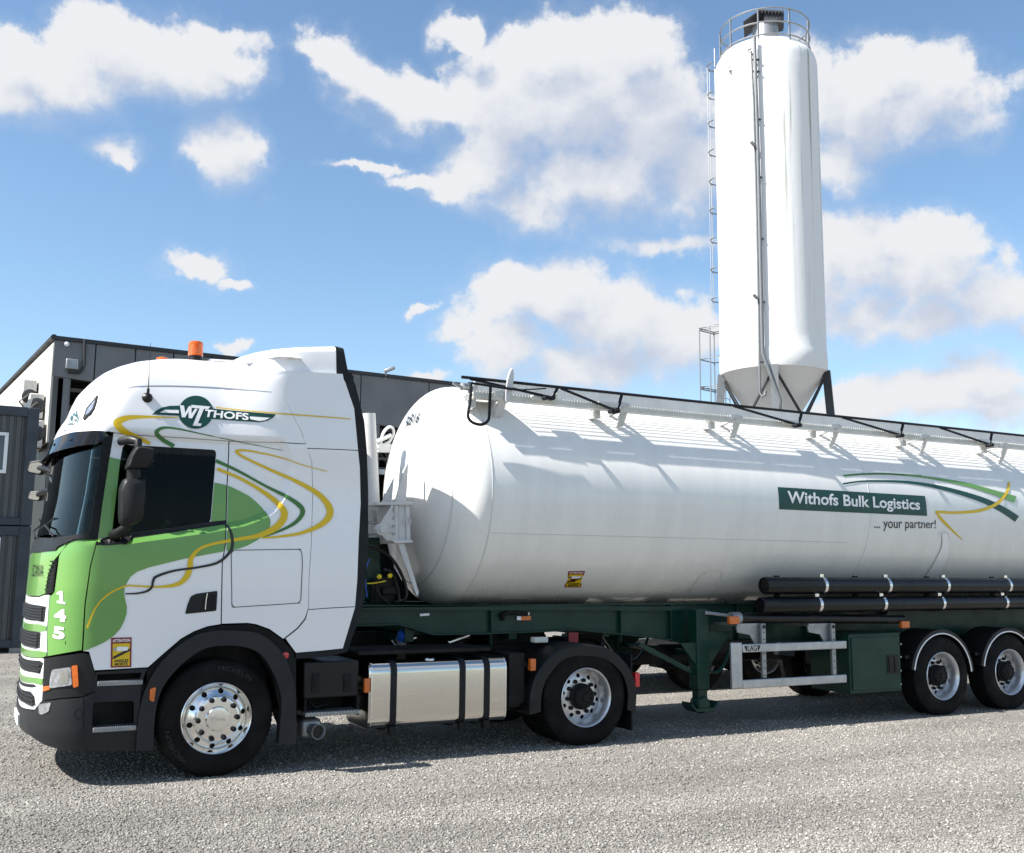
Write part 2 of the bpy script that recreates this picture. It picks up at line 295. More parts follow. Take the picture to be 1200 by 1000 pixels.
# ------------------------------------------------------------------ mesh helpers
class MB:
    def __init__(s): s.v = []; s.f = []; s.m = []; s.uv = None
    def add(s, v, f, mi=0):
        n = len(s.v); s.v += [tuple(map(float, a)) for a in v]; s.f += [tuple(i+n for i in q) for q in f]; s.m += [mi]*len(f); return s
    def box(s, x0, x1, y0, y1, z0, z1, mi=0):
        v = [(x, y, z) for x in (x0, x1) for y in (y0, y1) for z in (z0, z1)]
        return s.add(v, [(0, 1, 3, 2), (4, 6, 7, 5), (0, 4, 5, 1), (2, 3, 7, 6), (0, 2, 6, 4), (1, 5, 7, 3)], mi)
    def bar(s, p, q, w, h, up=(0, 0, 1), mi=0):
        p = Vector(p); q = Vector(q); d = (q-p).normalized(); up = Vector(up)
        sd = d.cross(up); sd = sd.normalized() if sd.length > 1e-4 else Vector((1, 0, 0)); u = sd.cross(d).normalized()
        v = [a+sd*i*w/2+u*j*h/2 for a in (p, q) for i, j in ((-1, -1), (1, -1), (1, 1), (-1, 1))]
        return s.add(v, [(3, 2, 1, 0), (4, 5, 6, 7), (0, 1, 5, 4), (1, 2, 6, 5), (2, 3, 7, 6), (3, 0, 4, 7)], mi)
    def tube(s, pts, r, n=10, closed=False, mi=0, caps=True):
        pts = [Vector(p) for p in pts]; R = r if isinstance(r, (list, tuple)) else [r]*len(pts); k = len(pts); rings = []; prev = None
        for i, p in enumerate(pts):
            a = pts[(i-1) % k] if (closed or i > 0) else p; b = pts[(i+1) % k] if (closed or i < k-1) else p
            t = (b-a).normalized()
            if prev is None: up = Vector((0, 0, 1)) if abs(t.z) < .9 else Vector((0, 1, 0)); nrm = t.cross(up).normalized()
            else: nrm = (prev-t*prev.dot(t)).normalized()
            prev = nrm; bn = t.cross(nrm)
            rings.append([p+(nrm*math.cos(j*2*PI/n)+bn*math.sin(j*2*PI/n))*R[i] for j in range(n)])
        v = [x for g in rings for x in g]; f = []
        for i in range(k if closed else k-1):
            a, b = i*n, ((i+1) % k)*n
            for j in range(n): f.append((a+j, a+(j+1) % n, b+(j+1) % n, b+j))
        if caps and not closed: f.append(tuple(range(n))[::-1]); f.append(tuple((k-1)*n+j for j in range(n)))
        return s.add(v, f, mi)
    def lathe(s, prof, o, ax, n=48, mi=0, close=False, a0=0, a1=2*PI):
        o = Vector(o); ax = Vector(ax).normalized(); e1 = ax.orthogonal().normalized() if abs(ax.z) > .9 else ax.cross(Vector((0, 0, 1))).normalized(); e2 = ax.cross(e1)
        full = abs(a1-a0-2*PI) < 1e-6; k = n if full else n+1
        v = []
        for (r, h) in prof:
            for j in range(k):
                a = a0+(a1-a0)*j/n; v.append(o+ax*h+(e1*math.cos(a)+e2*math.sin(a))*r)
        f = []
        for i in range(len(prof)-1):
            for j in range(n if full else n):
                j2 = (j+1) % k; f.append((i*k+j, i*k+j2, (i+1)*k+j2, (i+1)*k+j))
        if close: f.append(tuple(range(k))[::-1]); f.append(tuple((len(prof)-1)*k+j for j in range(k)))
        return s.add(v, f, mi)
    def prism(s, poly, ext, mi=0):
        n = len(poly); e = Vector(ext); P = [Vector(p) for p in poly]
        return s.add(P+[p+e for p in P], [tuple(range(n))[::-1], tuple(range(n, 2*n))]+[(i, (i+1) % n, n+(i+1) % n, n+i) for i in range(n)], mi)
    def strip(s, A, B, mi=0):
        n = len(A); return s.add(list(A)+list(B), [(i, i+1, n+i+1, n+i) for i in range(n-1)], mi)
    def build(s, name, mats, parent=None, bevel=0, smooth=35, seg=2):
        me = bpy.data.meshes.new(name); me.from_pydata(s.v, [], s.f)
        for mn in ([mats] if isinstance(mats, str) else mats): me.materials.append(MATS[mn])
        if len(set(s.m)) > 1: me.polygons.foreach_set('material_index', s.m)
        me.validate(); bm = bmesh.new(); bm.from_mesh(me); bmesh.ops.recalc_face_normals(bm, faces=bm.faces); bm.to_mesh(me); bm.free()
        if smooth:
            me.polygons.foreach_set('use_smooth', [True]*len(me.polygons)); me.set_sharp_from_angle(angle=rad(smooth))
        o = bpy.data.objects.new(name, me); COL.objects.link(o)
        if bevel:
            b = o.modifiers.new('bevel', 'BEVEL'); b.width = bevel; b.segments = seg; b.limit_method = 'ANGLE'; b.angle_limit = rad(38)
        par(o, parent); return o
def world_loc(o):
    v = Vector((0, 0, 0))
    while o: v += o.location; o = o.parent
    return v
def par(o, parent):
    if parent is not None:
        o.parent = parent; o.location = o.location-world_loc(parent)
def tag(o, label=None, cat=None, group=None, kind=None):
    if label: o['label'] = label
    if cat: o['category'] = cat
    if group: o['group'] = group
    if kind: o['kind'] = kind
    return o
def thing(name, label, cat, loc=(0, 0, 0), group=None):
    o = bpy.data.objects.new(name, None); COL.objects.link(o); o.location = loc; o.empty_display_size = .2
    return tag(o, label, cat, group)
def local(o):      # shift a mesh's vertices so that its origin sits at its centre
    me = o.data; c = sum((v.co for v in me.vertices), Vector())/len(me.vertices)
    me.transform(Matrix.Translation(-c)); o.location = o.location+c; return o

def cr(P, k=6, closed=False):      # Catmull-Rom through points (tuples of any length)
    P = [np.array(p, float) for p in P]; n = len(P); out = []
    for i in range(n if closed else n-1):
        g = (lambda j: P[j % n]) if closed else (lambda j: P[min(max(j, 0), n-1)])
        a, b, c, d = g(i-1), g(i), g(i+1), g(i+2)
        for t in np.arange(k)/k:
            out.append(tuple(.5*((2*b)+(-a+c)*t+(2*a-5*b+4*c-d)*t*t+(-a+3*b-3*c+d)*t**3)))
    if not closed: out.append(tuple(P[-1]))
    return out
def rounded(P, r, k=4):            # round the corners of a polygon
    out = []; n = len(P); P = [np.array(p, float) for p in P]
    for i in range(n):
        a, b, c = P[i-1], P[i], P[(i+1) % n]; u = a-b; w = c-b; lu, lw = np.linalg.norm(u), np.linalg.norm(w); q = min(r, lu*.45, lw*.45)
        s, e = b+u/lu*q, b+w/lw*q
        for t in np.arange(k+1)/k: out.append(tuple((1-t)**2*s+2*t*(1-t)*b+t*t*e))
    return out

# ------------------------------------------------------------------ surfaces: P(a, b, off) -> 3-D point; inv(pixel) -> (a, b)
def inside(poly, p):
    x, y = p; c = False; n = len(poly); j = n-1
    for i in range(n):
        xi, yi = poly[i][0], poly[i][1]; xj, yj = poly[j][0], poly[j][1]
        if (yi > y) != (yj > y) and x < (xj-xi)*(y-yi)/(yj-yi)+xi: c = not c
        j = i
    return c
def inside_np(poly, X, Y):
    c = np.zeros(X.shape, bool); n = len(poly); j = n-1
    for i in range(n):
        xi, yi = poly[i][0], poly[i][1]; xj, yj = poly[j][0], poly[j][1]
        if yi != yj:
            c ^= ((yi > Y) != (yj > Y)) & (X < (xj-xi)*(Y-yi)/(yj-yi)+xi)
        j = i
    return c
class Surf:
    def normal(s, a, b):
        h = 1e-3; du = s.B(a+h, b)-s.B(a-h, b); dv = s.B(a, b+h)-s.B(a, b-h); n = np.cross(du, dv); l = np.linalg.norm(n); return s.sg*n/(l if l > 0 else 1)
    sg = 1
    def P(s, a, b, off=0.):
        return s.B(a, b)+(s.normal(a, b)*off if off else 0)
    def inv(s, px, off=0., start=None):
        q = np.array(start if start is not None else s.guess(px), float)
        for _ in range(30):
            r = proj(s.P(*q, off))-np.array(px[:2]); 
            if abs(r).max() < .02: break
            h = 1e-4; J = np.array([(proj(s.P(q[0]+h, q[1], off))-np.array(px[:2])-r)/h, (proj(s.P(q[0], q[1]+h, off))-np.array(px[:2])-r)/h]).T
            try: d = np.linalg.solve(J, -r)
            except Exception: break
            l = np.linalg.norm(d); q = q+d*min(1, .25/(l+1e-9))
        return tuple(q)
class Plane(Surf):
    def __init__(s, axis, val, sg=None): s.ax, s.val = axis, val; s.sg = {'y': 1, 'x': -1, 'z': 1}[axis] if sg is None else sg
    def B(s, a, b): return np.array({'y': (a, s.val, b), 'x': (s.val, a, b), 'z': (a, b, s.val)}[s.ax], float)
    def guess(s, px):
        p = at(px, s.ax, s.val); return {'y': (p[0], p[2]), 'x': (p[1], p[2]), 'z': (p[0], p[1])}[s.ax]

# tractor cab: height, front centre x, where the front corner starts, inset of the side
TAB = np.array([
[0.20,-1.40,-0.97,0.06],[0.30,-1.455,-0.98,0.03],[0.42,-1.49,-1.0,0.01],[0.60,-1.495,-1.0,0.0],[1.10,-1.50,-1.0,0.0],[1.60,-1.49,-1.0,0.0],
[1.90,-1.48,-1.0,0.005],[2.05,-1.44,-1.0,0.01],[2.40,-1.385,-0.97,0.02],[2.85,-1.35,-0.93,0.04],[3.00,-1.35,-0.92,0.05],[3.10,-1.31,-.89,.06],[3.20,-1.25,-0.85,0.08],
[3.30,-1.22,-.79,.10],[3.40,-1.18,-0.72,0.13],[3.50,-1.10,-.62,.165],[3.57,-1.03,-0.54,0.21],[3.65,-0.90,-0.40,0.29],[3.71,-0.72,-0.2,0.42],[3.75,-.35,.15,.68]])
NE = 2.6
def sstep(a, b, x):
    t = min(1, max(0, (x-a)/(b-a))); return t*t*(3-2*t)
RW_ = .031; RIDGE = []
GREEN = []      # greenhouse recess outline in (s, z)
def recess(s_, z):
    if not GREEN or z < 2.0 or z > 3.05 or s_ < -.3 or s_ > 1.9: return 0
    p = np.array([s_, z]); A, B_ = GREEN_A, GREEN_B; d = B_-A; t = np.clip(((p-A)*d).sum(1)/(d*d).sum(1), 0, 1)
    ds = np.sqrt((((A+d*t[:, None])-p)**2).sum(1)).min()
    if not inside(GREEN, (s_, z)): ds = -ds
    return .050*min(1, max(0, (ds+RW_)/(2*RW_)))
class Cab(Surf):
    sg = 1
    def B(s, a, z):
        xf, xc, yi = [float(np.interp(z, TAB[:, 0], TAB[:, i])) for i in (1, 2, 3)]
        m = False
        if a < -PI/2: a = -PI-a; m = True
        if a >= 0:
            x = xc+a; k = 1-sstep(-.10, .50, x) if z > 2.4 else 1
            rc = recess(a, z)
            p = [x, yi*(1 if z < 2.4 else (k if z > 2.9 else 1+(k-1)*(z-2.4)/.5))+rc, z]
        else:
            sn, cs = math.sin(-a), math.cos(-a); p = [xc-(xc-xf)*abs(sn)**(2/NE), 1.25-(1.25-yi)*abs(cs)**(2/NE)+recess(0, z)*sstep(-.35, 0, a), z]
        if m: p[1] = 2.5-p[1]
        return np.array(p)
    def guess(s, px):
        p = at(px, 'y', .02); q = [p[0]+.97, min(max(p[2], .25), 3.6)]
        if q[0] < 0: q[0] = max(-1.2, q[0]*1.4)
        return q
    def inv(s, px, off=0., start=None):
        best = None
        for st in ([start] if start is not None else [None, (-.5, None), (-1.0, None), (-1.4, None)]):
            g = s.guess(px); 
            if st is not None: g = [st[0], g[1] if st[1] is None else st[1]]
            try: q = Surf.inv(s, px, off, g)
            except Exception: continue
            if not (.1 < q[1] < 3.8 and -PI < q[0] < 3): continue
            r = abs(proj(s.P(*q, off))-np.array(px[:2])).max()
            if best is None or r < best[0]-.3: best = (r, q)
            if r < .05 and q[0] > -1.45: break
        return best[1]
CABS = Cab()
class Cyl(Surf):      # tank flank: a = x, b = angle down from the top, near side
    def __init__(s, R, yc, zc): s.R, s.yc, s.zc = R, yc, zc; s.sg = 1
    def B(s, a, b): return np.array([a, s.yc-s.R*math.sin(b), s.zc+s.R*math.cos(b)])
    def normal(s, a, b): return np.array([0, -math.sin(b), math.cos(b)])
    def guess(s, px):
        p = at(px, 'y', .3); return (p[0], PI/2-math.asin(max(-.95, min(.95, (p[2]-s.zc)/s.R))))
TR, TY, TZ, TX0, CAPD = 1.22, 1.25, 2.61, 2.68, .52
TANK = Cyl(TR, TY, TZ)
class Cap(Surf):      # front dished end: a = angle, b = fraction of the radius
    sg = 1
    def B(s, a, t):
        t = max(0., t); return np.array([TX0-CAPD*max(0., 1-min(t, 1)**2.2)**(1/2.2), TY-TR*t*math.cos(a), TZ+TR*t*math.sin(a)])
    def normal(s, a, b):
        n = Surf.normal(s, a, b); return n if n[0] < 0 else -n
    def guess(s, px):
        p = at(px, 'x', TX0-.4); dy, dz = TY-p[1], p[2]-TZ; return (math.atan2(dz, dy), min(.9, math.hypot(dy, dz)/TR))
CAP = Cap()

def pxdens(pl, surf, st=9.):
    if not isinstance(surf, (Cab,)): return pl
    r = []
    for i in range(len(pl)):
        a, b = pl[i], pl[(i+1) % len(pl)]
        if isinstance(a[0], str) or isinstance(b[0], str): r.append(a); continue
        k = max(1, int(math.hypot(b[0]-a[0], b[1]-a[1])/st)); r += [(a[0]+(b[0]-a[0])*t/k, a[1]+(b[1]-a[1])*t/k) for t in range(k)]
    return r
def panel(name, surf, outline, matn, parent, px=True, holes=(), off=0., th=.02, step=.06, smooth=50, far=False, label=None, inset=0.):
    conv = (lambda pl: [surf.inv(p, off) if not (isinstance(p[0], str)) else (-PI/2, zc(p[1], off)) for p in pxdens(pl, surf)]) if px else (lambda pl: [tuple(p) for p in pl])
    O = conv(outline); H = [conv(h) for h in holes]
    def dens(pl):
        r = []
        for i in range(len(pl)):
            a, b = np.array(pl[i]), np.array(pl[(i+1) % len(pl)]); k = max(1, int(np.linalg.norm(b-a)/step))
            for t in range(k): r.append(tuple(a+(b-a)*t/k))
        return r
    loops = [dens(O)]+[dens(h) for h in H]
    if inset:
        for li, lp in enumerate(loops):
            A = np.array(lp); ar = .5*np.sum(A[:, 0]*np.roll(A[:, 1], -1)-np.roll(A[:, 0], -1)*A[:, 1]); T = np.roll(A, -1, 0)-np.roll(A, 1, 0)
            T /= np.linalg.norm(T, axis=1)[:, None]+1e-9; Nn = np.stack([-T[:, 1], T[:, 0]], 1)*(1 if ar > 0 else -1)*(1 if li == 0 else -1)
            loops[li] = [tuple(x) for x in A+Nn*inset]
    V = []; E = []
    for lp in loops:
        n0 = len(V); V += lp; E += [(n0+i, n0+(i+1) % len(lp)) for i in range(len(lp))]
    nb = len(V); A = np.array(loops[0]); mn, mx_ = A.min(0), A.max(0)
    gx = np.arange(mn[0]+step*.5, mx_[0], step); gy = np.arange(mn[1]+step*.5, mx_[1], step)
    if len(gx) and len(gy):
        X, Y = np.meshgrid(gx, gy); X = X.ravel()+0.; Y = Y.ravel()
        ok = inside_np(loops[0], X, Y)
        for h in loops[1:]: ok &= ~inside_np(h, X, Y)
        X, Y = X[ok], Y[ok]; B_ = np.array(V)
        if len(X):
            d = np.full(len(X), 9.)
            for k in range(0, len(B_), 200): d = np.minimum(d, np.sqrt((X[:, None]-B_[None, k:k+200, 0])**2+(Y[:, None]-B_[None, k:k+200, 1])**2).min(1))
            ok = d > step*.42; X, Y = X[ok], Y[ok]
            if isinstance(surf, Cab) and RIDGE and len(X):
                Q = np.array(RIDGE); k = inside_np(loops[0], Q[:, 0], Q[:, 1])
                for h in loops[1:]: k &= ~inside_np(h, Q[:, 0], Q[:, 1])
                Q = Q[k]
                if len(Q):
                    e = np.full(len(Q), 9.)
                    for i in range(0, len(B_), 200): e = np.minimum(e, np.sqrt((Q[:, None, 0]-B_[None, i:i+200, 0])**2+(Q[:, None, 1]-B_[None, i:i+200, 1])**2).min(1))
                    Q = Q[e > .004]
                if len(Q):
                    d = np.full(len(X), 9.)
                    for i in range(0, len(Q), 200): d = np.minimum(d, np.sqrt((X[:, None]-Q[None, i:i+200, 0])**2+(Y[:, None]-Q[None, i:i+200, 1])**2).min(1))
                    ok = d > .012; X, Y = X[ok], Y[ok]; V += [tuple(q) for q in Q]
            V += list(zip(X, Y))
    res = delaunay_2d_cdt([Vector(p) for p in V], E, [], 0, 1e-6)
    v2, f2 = res[0], res[2]
    C2 = [sum((v2[i] for i in f), Vector((0, 0)))/len(f) for f in f2]
    cx = np.array([c[0] for c in C2]); cy = np.array([c[1] for c in C2]); ok = inside_np(loops[0], cx, cy)
    for h in loops[1:]: ok &= ~inside_np(h, cx, cy)
    F = [f for f, k in zip(f2, ok) if k]
    Nn = [surf.normal(p[0], p[1]) for p in v2]; P0 = [surf.B(p[0], p[1]) for p in v2]
    top = [p+n*off for p, n in zip(P0, Nn)]; mb = MB()
    n = len(top)
    if th:
        bot = [p+n_*(off-th) for p, n_ in zip(P0, Nn)]; ed = {}
        for f in F:
            for i in range(len(f)):
                a, b = f[i], f[(i+1) % len(f)]; k = (min(a, b), max(a, b)); ed[k] = None if k in ed else (a, b)
        side = [(b, a, a+n, b+n) for e in ed.values() if e for a, b in [e]]
        mb.add(top+bot, list(F)+[tuple(i+n for i in f[::-1]) for f in F]+side)
    else: mb.add(top, F)
    o = mb.build(name, matn, parent, smooth=smooth)
    if not th:   # decal sheets: make faces look outwards
        me = o.data
        if len(me.polygons):
            p = me.polygons[0]; q = Vector(Nn[0])
            if p.normal.dot(q) < 0: me.flip_normals()
    if label: o['label'] = label
    if far:
        me2 = o.data.copy(); me2.transform(Matrix.Translation((0, 2.5, 0)) @ Matrix.Diagonal((1, -1, 1, 1))); me2.flip_normals()
        o2 = bpy.data.objects.new(name, me2); COL.objects.link(o2); o2.parent = o.parent; o2.location = o.location
    return o
def zc(v, off=0.):     # height at the cab's front centre line seen at pixel row v
    lo, hi = .2, 3.74
    for _ in range(40):
        m = (lo+hi)/2
        if proj(CABS.P(-PI/2, m, off))[1] > v: lo = m
        else: hi = m
    return lo
def sym(pl, off=0.):       # near half in pixels, first and last on the centre line -> whole outline in (a, z)
    h = [CABS.inv(p, off) if not isinstance(p[0], str) else (-PI/2, zc(p[1], off)) for p in pl]
    h[0] = (-PI/2, h[0][1]); h[-1] = (-PI/2, h[-1][1])
    return h+[(-PI-a, z) for a, z in h[1:-1][::-1]]
def ribbon(pts, k=7):      # (x, y, width) centre-line pixels -> outline polygon
    P = np.array(cr(pts, k)); T = np.gradient(P[:, :2], axis=0); T /= np.linalg.norm(T, axis=1)[:, None]+1e-9; Nn = np.stack([-T[:, 1], T[:, 0]], 1)
    w = P[:, 2:3]*.5; return P[:, :2]+Nn*w, P[:, :2]-Nn*w
def stroke(surf, pts, matn, parent, off=.003, name='stripe', k=7, th=0.0015, mb=None):
    a, b = ribbon(pts, k); A, B_ = [], []
    # subdivide across so wide strokes follow the surface
    rows = []
    g = None
    for p, q in zip(a, b):
        row = []
        for t in (0, .5, 1):
            x = p+(q-p)*t; ab = surf.inv(tuple(x), off, start=g) if g is not None else surf.inv(tuple(x), off); row.append(surf.P(*ab, off)); 
            if t == 0: g0 = ab
        g = g0; rows.append(row)
    m = mb or MB()
    for j in range(2): m.strip([r[j] for r in rows], [r[j+1] for r in rows])
    return m if mb else m.build(name, matn, parent, smooth=60)
def text_mesh(body, bold=.0, font=None, spacing=1.0, shear=0.):
    cu = bpy.data.curves.new('t', 'FONT'); cu.body = body; cu.size = 1; cu.offset = bold; cu.space_character = spacing; cu.shear = shear; cu.resolution_u = 5
    o = bpy.data.objects.new('t', cu); COL.objects.link(o); dg = bpy.context.evaluated_depsgraph_get(); dg.update()
    me = bpy.data.meshes.new_from_object(o.evaluated_get(dg)); bpy.data.objects.remove(o); bpy.data.curves.remove(cu)
    return me
def text(body, fn, matn, parent, name='lettering', bold=.0, cuts=6, spacing=1., shear=0.):
    """fn maps (u, v) in the unit box of the glyph bounds to a 3-D point"""
    me = text_mesh(body, bold, spacing=spacing, shear=shear)
    bm = bmesh.new(); bm.from_mesh(me)
    xs = [v.co.x for v in bm.verts]; ys = [v.co.y for v in bm.verts]; x0, x1, y0, y1 = min(xs), max(xs), min(ys), max(ys)
    for i in range(1, cuts):
        bmesh.ops.bisect_plane(bm, geom=bm.verts[:]+bm.edges[:]+bm.faces[:], plane_co=(0, y0+(y1-y0)*i/cuts, 0), plane_no=(0, 1, 0))
    if cuts > 1:
        for i in range(1, cuts*3):
            bmesh.ops.bisect_plane(bm, geom=bm.verts[:]+bm.edges[:]+bm.faces[:], plane_co=(x0+(x1-x0)*i/(cuts*3), 0, 0), plane_no=(1, 0, 0))
    for v in bm.verts: v.co = Vector(fn((v.co.x-x0)/(x1-x0), (v.co.y-y0)/(y1-y0)))
    bm.to_mesh(me); bm.free(); me.name = name; me.materials.clear(); me.materials.append(MATS[matn])
    o = bpy.data.objects.new(name, me); COL.objects.link(o); par(o, parent); return o
def quad(surf, bl, br, tl, tr, off=.004):   # pixel corners -> mapping on a surface
    q = [np.array(surf.inv(p, off)) for p in (bl, br, tl, tr)]
    return lambda u, v: surf.P(*((q[0]*(1-u)+q[1]*u)*(1-v)+(q[2]*(1-u)+q[3]*u)*v), off)

# ================================================================== ground
def ground():
    me = MB(); me.add([(-600, -600, 0), (900, -600, 0), (900, 900, 0), (-600, 900, 0)], [(0, 1, 2, 3)])
    g = me.build('ground', 'gravel_ground', smooth=0); tag(g, kind='structure')
    rng = np.random.default_rng(3); K = 6
    bases = []
    for k in range(K):
        bm = bmesh.new(); bmesh.ops.create_icosphere(bm, subdivisions=1, radius=1)
        V = np.array([v.co[:] for v in bm.verts]); F = np.array([[v.index for v in f.verts] for f in bm.faces]); bm.free()
        V = V*(1+rng.uniform(-.28, .22, (len(V), 1))); V[:, 2] *= .65; bases.append((V, F))
    # wedge of ground seen by the photograph, plus a margin at the sides
    pts = []
    def scatter(n, dn, df, smin, smax):
        dd = np.sqrt(rng.uniform(dn**2, df**2, n)); an = rng.uniform(-.62, .60, n)+YAW
        x = CAM[0]+np.sin(an)*dd/np.cos(an-YAW); y = CAM[1]+np.cos(an)*dd/np.cos(an-YAW); s = rng.uniform(0, 1, n)**2.2*(smax-smin)+smin
        pts.append(np.stack([x, y, s], 1))
    scatter(80000, 4.6, 8.6, .0045, .0125); scatter(50000, 8.6, 13, .006, .014); scatter(16000, 13, 22, .008, .016)
    P = np.concatenate(pts); n = len(P); nv, nf = 12, 20
    kk = rng.integers(0, K, n); BV = np.stack([b[0] for b in bases])[kk]; BF = bases[0][1]
    a = rng.uniform(0, 2*PI, n); ca, sa = np.cos(a)[:, None], np.sin(a)[:, None]
    st = rng.uniform(.75, 1.3, (n, 1)); X = BV[:, :, 0]*st; Y = BV[:, :, 1]
    Vx = (X*ca-Y*sa)*P[:, 2:3]+P[:, :1]; Vy = (X*sa+Y*ca)*P[:, 2:3]+P[:, 1:2]; Vz = BV[:, :, 2]*P[:, 2:3]+P[:, 2:3]*rng.uniform(.0, .45, (n, 1))
    V = np.stack([Vx, Vy, Vz], 2).reshape(-1, 3).astype(np.float32); F = (BF[None]+(np.arange(n)*nv)[:, None, None]).reshape(-1, 3).astype(np.int32)
    m = bpy.data.meshes.new('gravel'); m.vertices.add(len(V)); m.vertices.foreach_set('co', V.ravel()); m.loops.add(F.size); m.loops.foreach_set('vertex_index', F.ravel())
    m.polygons.add(len(F)); m.polygons.foreach_set('loop_start', np.arange(len(F), dtype=np.int32)*3); m.polygons.foreach_set('loop_total', np.full(len(F), 3, np.int32))
    m.update(calc_edges=True); m.materials.append(MATS['gravel_stone'])
    at_ = m.attributes.new('tone', 'FLOAT', 'POINT'); at_.data.foreach_set('value', np.repeat(np.clip(rng.normal(.48, .22, n), 0, 1), nv).astype(np.float32))
    o = bpy.data.objects.new('gravel', m); COL.objects.link(o); tag(o, 'loose pale grey gravel stones spread over the yard', 'gravel', kind='stuff')
ground()

# ================================================================== wheels (shared by tractor and trailers)
def wheel_meshes():
    """profiles: h is measured outwards (towards -y) from the outer tyre sidewall plane"""
    R = .50
    tp = [(.288, -.035), (.300, -.012), (.335, .0), (.39, .004), (.435, -.004), (.468, -.016), (.487, -.030), (.496, -.045), (.500, -.062)]
    for g in (-.10, -.155, -.21): tp += [(.500, g+.007), (.490, g+.004), (.490, g-.004), (.500, g-.007)]
    tp += [(.500, -.253), (.496, -.270), (.487, -.285), (.468, -.300), (.435, -.31), (.39, -.315), (.335, -.31), (.300, -.30), (.288, -.28)]
    return tp
TPROF = wheel_meshes()
AX = (0, -1, 0)
def make_tyre(name='tyre', lug=True, words=None):
    m = MB(); m.lathe(TPROF if lug else [(min(r, .489), h) for r, h in TPROF], (0, 0, 0), AX, 96)
    if not lug:
        for bi, (ya, yb, nb) in enumerate(((.030, .078, 52), (.086, .128, 64), (.135, .180, 64), (.187, .229, 64), (.237, .285, 52))):
            for i in range(nb):
                a0 = (i+.5*(bi % 2))*2*PI/nb; w = 2*PI/nb*.40; sk = .018*(1 if bi % 2 else -1); v = []
                for r, yy in ((.484, (ya-.004 if bi == 0 else ya, yb)), (.500, (ya+(.006 if bi == 0 else 0), yb-(.006 if bi == 4 else 0)))):
                    for y, t in ((yy[0], -w-sk), (yy[0], w-sk), (yy[1], w+sk), (yy[1], -w+sk)): v.append((r*math.cos(a0+t), y, r*math.sin(a0+t)))
                m.add(v, [(0, 1, 2, 3), (7, 6, 5, 4), (0, 4, 5, 1), (1, 5, 6, 2), (2, 6, 7, 3), (3, 7, 4, 0)])
    t = 0
    if lug:      # shoulder lugs
        for i in range(72):
            a = i*2*PI/72; c, s = math.cos(a), math.sin(a)
            for y in (.052, .262):
                e = Vector((c, 0, s)); tg = Vector((-s, 0, c)); p = e*.5005+Vector((0, y, 0)); q = []
                for dy in (-.016, .016):
                    for dt in (-.006, .006): q.append(p+tg*dt+Vector((0, dy, 0)))
                m.add(q+[x-e*.012 for x in q], [(0, 2, 3, 1), (0, 1, 5, 4), (2, 6, 7, 3), (0, 4, 6, 2), (1, 3, 7, 5)])
    o = m.build(name, 'tyre', None, smooth=40); return o
def ringmap(prof):
    rs = [p[0] for p in prof]; hs = [p[1] for p in prof]
    class Rm(Surf):
        sg = 1
        def B(s, a, b):
            r = math.hypot(a, b); return np.array([a, -float(np.interp(r, rs, hs)), b])
        def normal(s, a, b): return np.array([0, -1., 0])
    return Rm()
def circle(r, n=48, c=(0, 0), ph=0): return [(c[0]+r*math.cos(ph+2*PI*i/n), c[1]+r*math.sin(ph+2*PI*i/n)) for i in range(n)]
def make_front_wheel():
    rim = bpy.data.objects.new('rim', None)
    prof = [(0, .028), (.105, .028), (.185, .026), (.192, .018), (.205, -.002), (.25, -.028), (.262, -.045)]
    holes = [circle(.0235, 16, (.231*math.cos(a), .232*math.sin(a))) for a in np.arange(10)*2*PI/10+.3]
    d = panel('rim', ringmap(prof), circle(.262, 60), 'polished_alu', None, px=False, holes=holes, th=.010, step=.014, smooth=35)
    m = MB(); m.lathe([(.303, -.020), (.306, -.004), (.300, .002), (.292, -.002), (.285, -.018), (.272, -.030), (.262, -.046), (.262, -.14), (.255, -.28)], (0, 0, 0), AX, 64)
    lip = m.build('rim_lip', 'polished_alu', None, smooth=50)
    m = MB()
    m.lathe([(0, .052), (.07, .052), (.098, .049), (.104, .040), (.106, .028)], (0, 0, 0), AX, 48)
    cap = m.build('hub_cap', 'polished_alu', None, smooth=40)
    nuts = []; n0 = MB().lathe([(.0225, 0), (.0225, .004), (.0205, .006), (.0205, .030), (.014, .036), (0, .037)], (0, 0, 0), AX, 12).build('wheel_nut', 'nut_black', None, smooth=40)
    for i in range(10):
        a = i*2*PI/10+.14; q = n0 if not nuts else n0.copy(); q.location = (.1675*math.cos(a), -.027, .1675*math.sin(a)); nuts.append(q)
        if q is not n0: COL.objects.link(q)
    m = MB(); m.lathe([(.262, -.05), (.25, -.07), (0, -.07)], (0, 0, 0), AX, 48); m.lathe([(.02, -.05), (.20, -.06), (.25, -.10)], (0, 0, 0), AX, 24)
    back = m.build('brake_drum', 'dark_hole', None)
    return [make_tyre(), d, lip, cap, back]+nuts
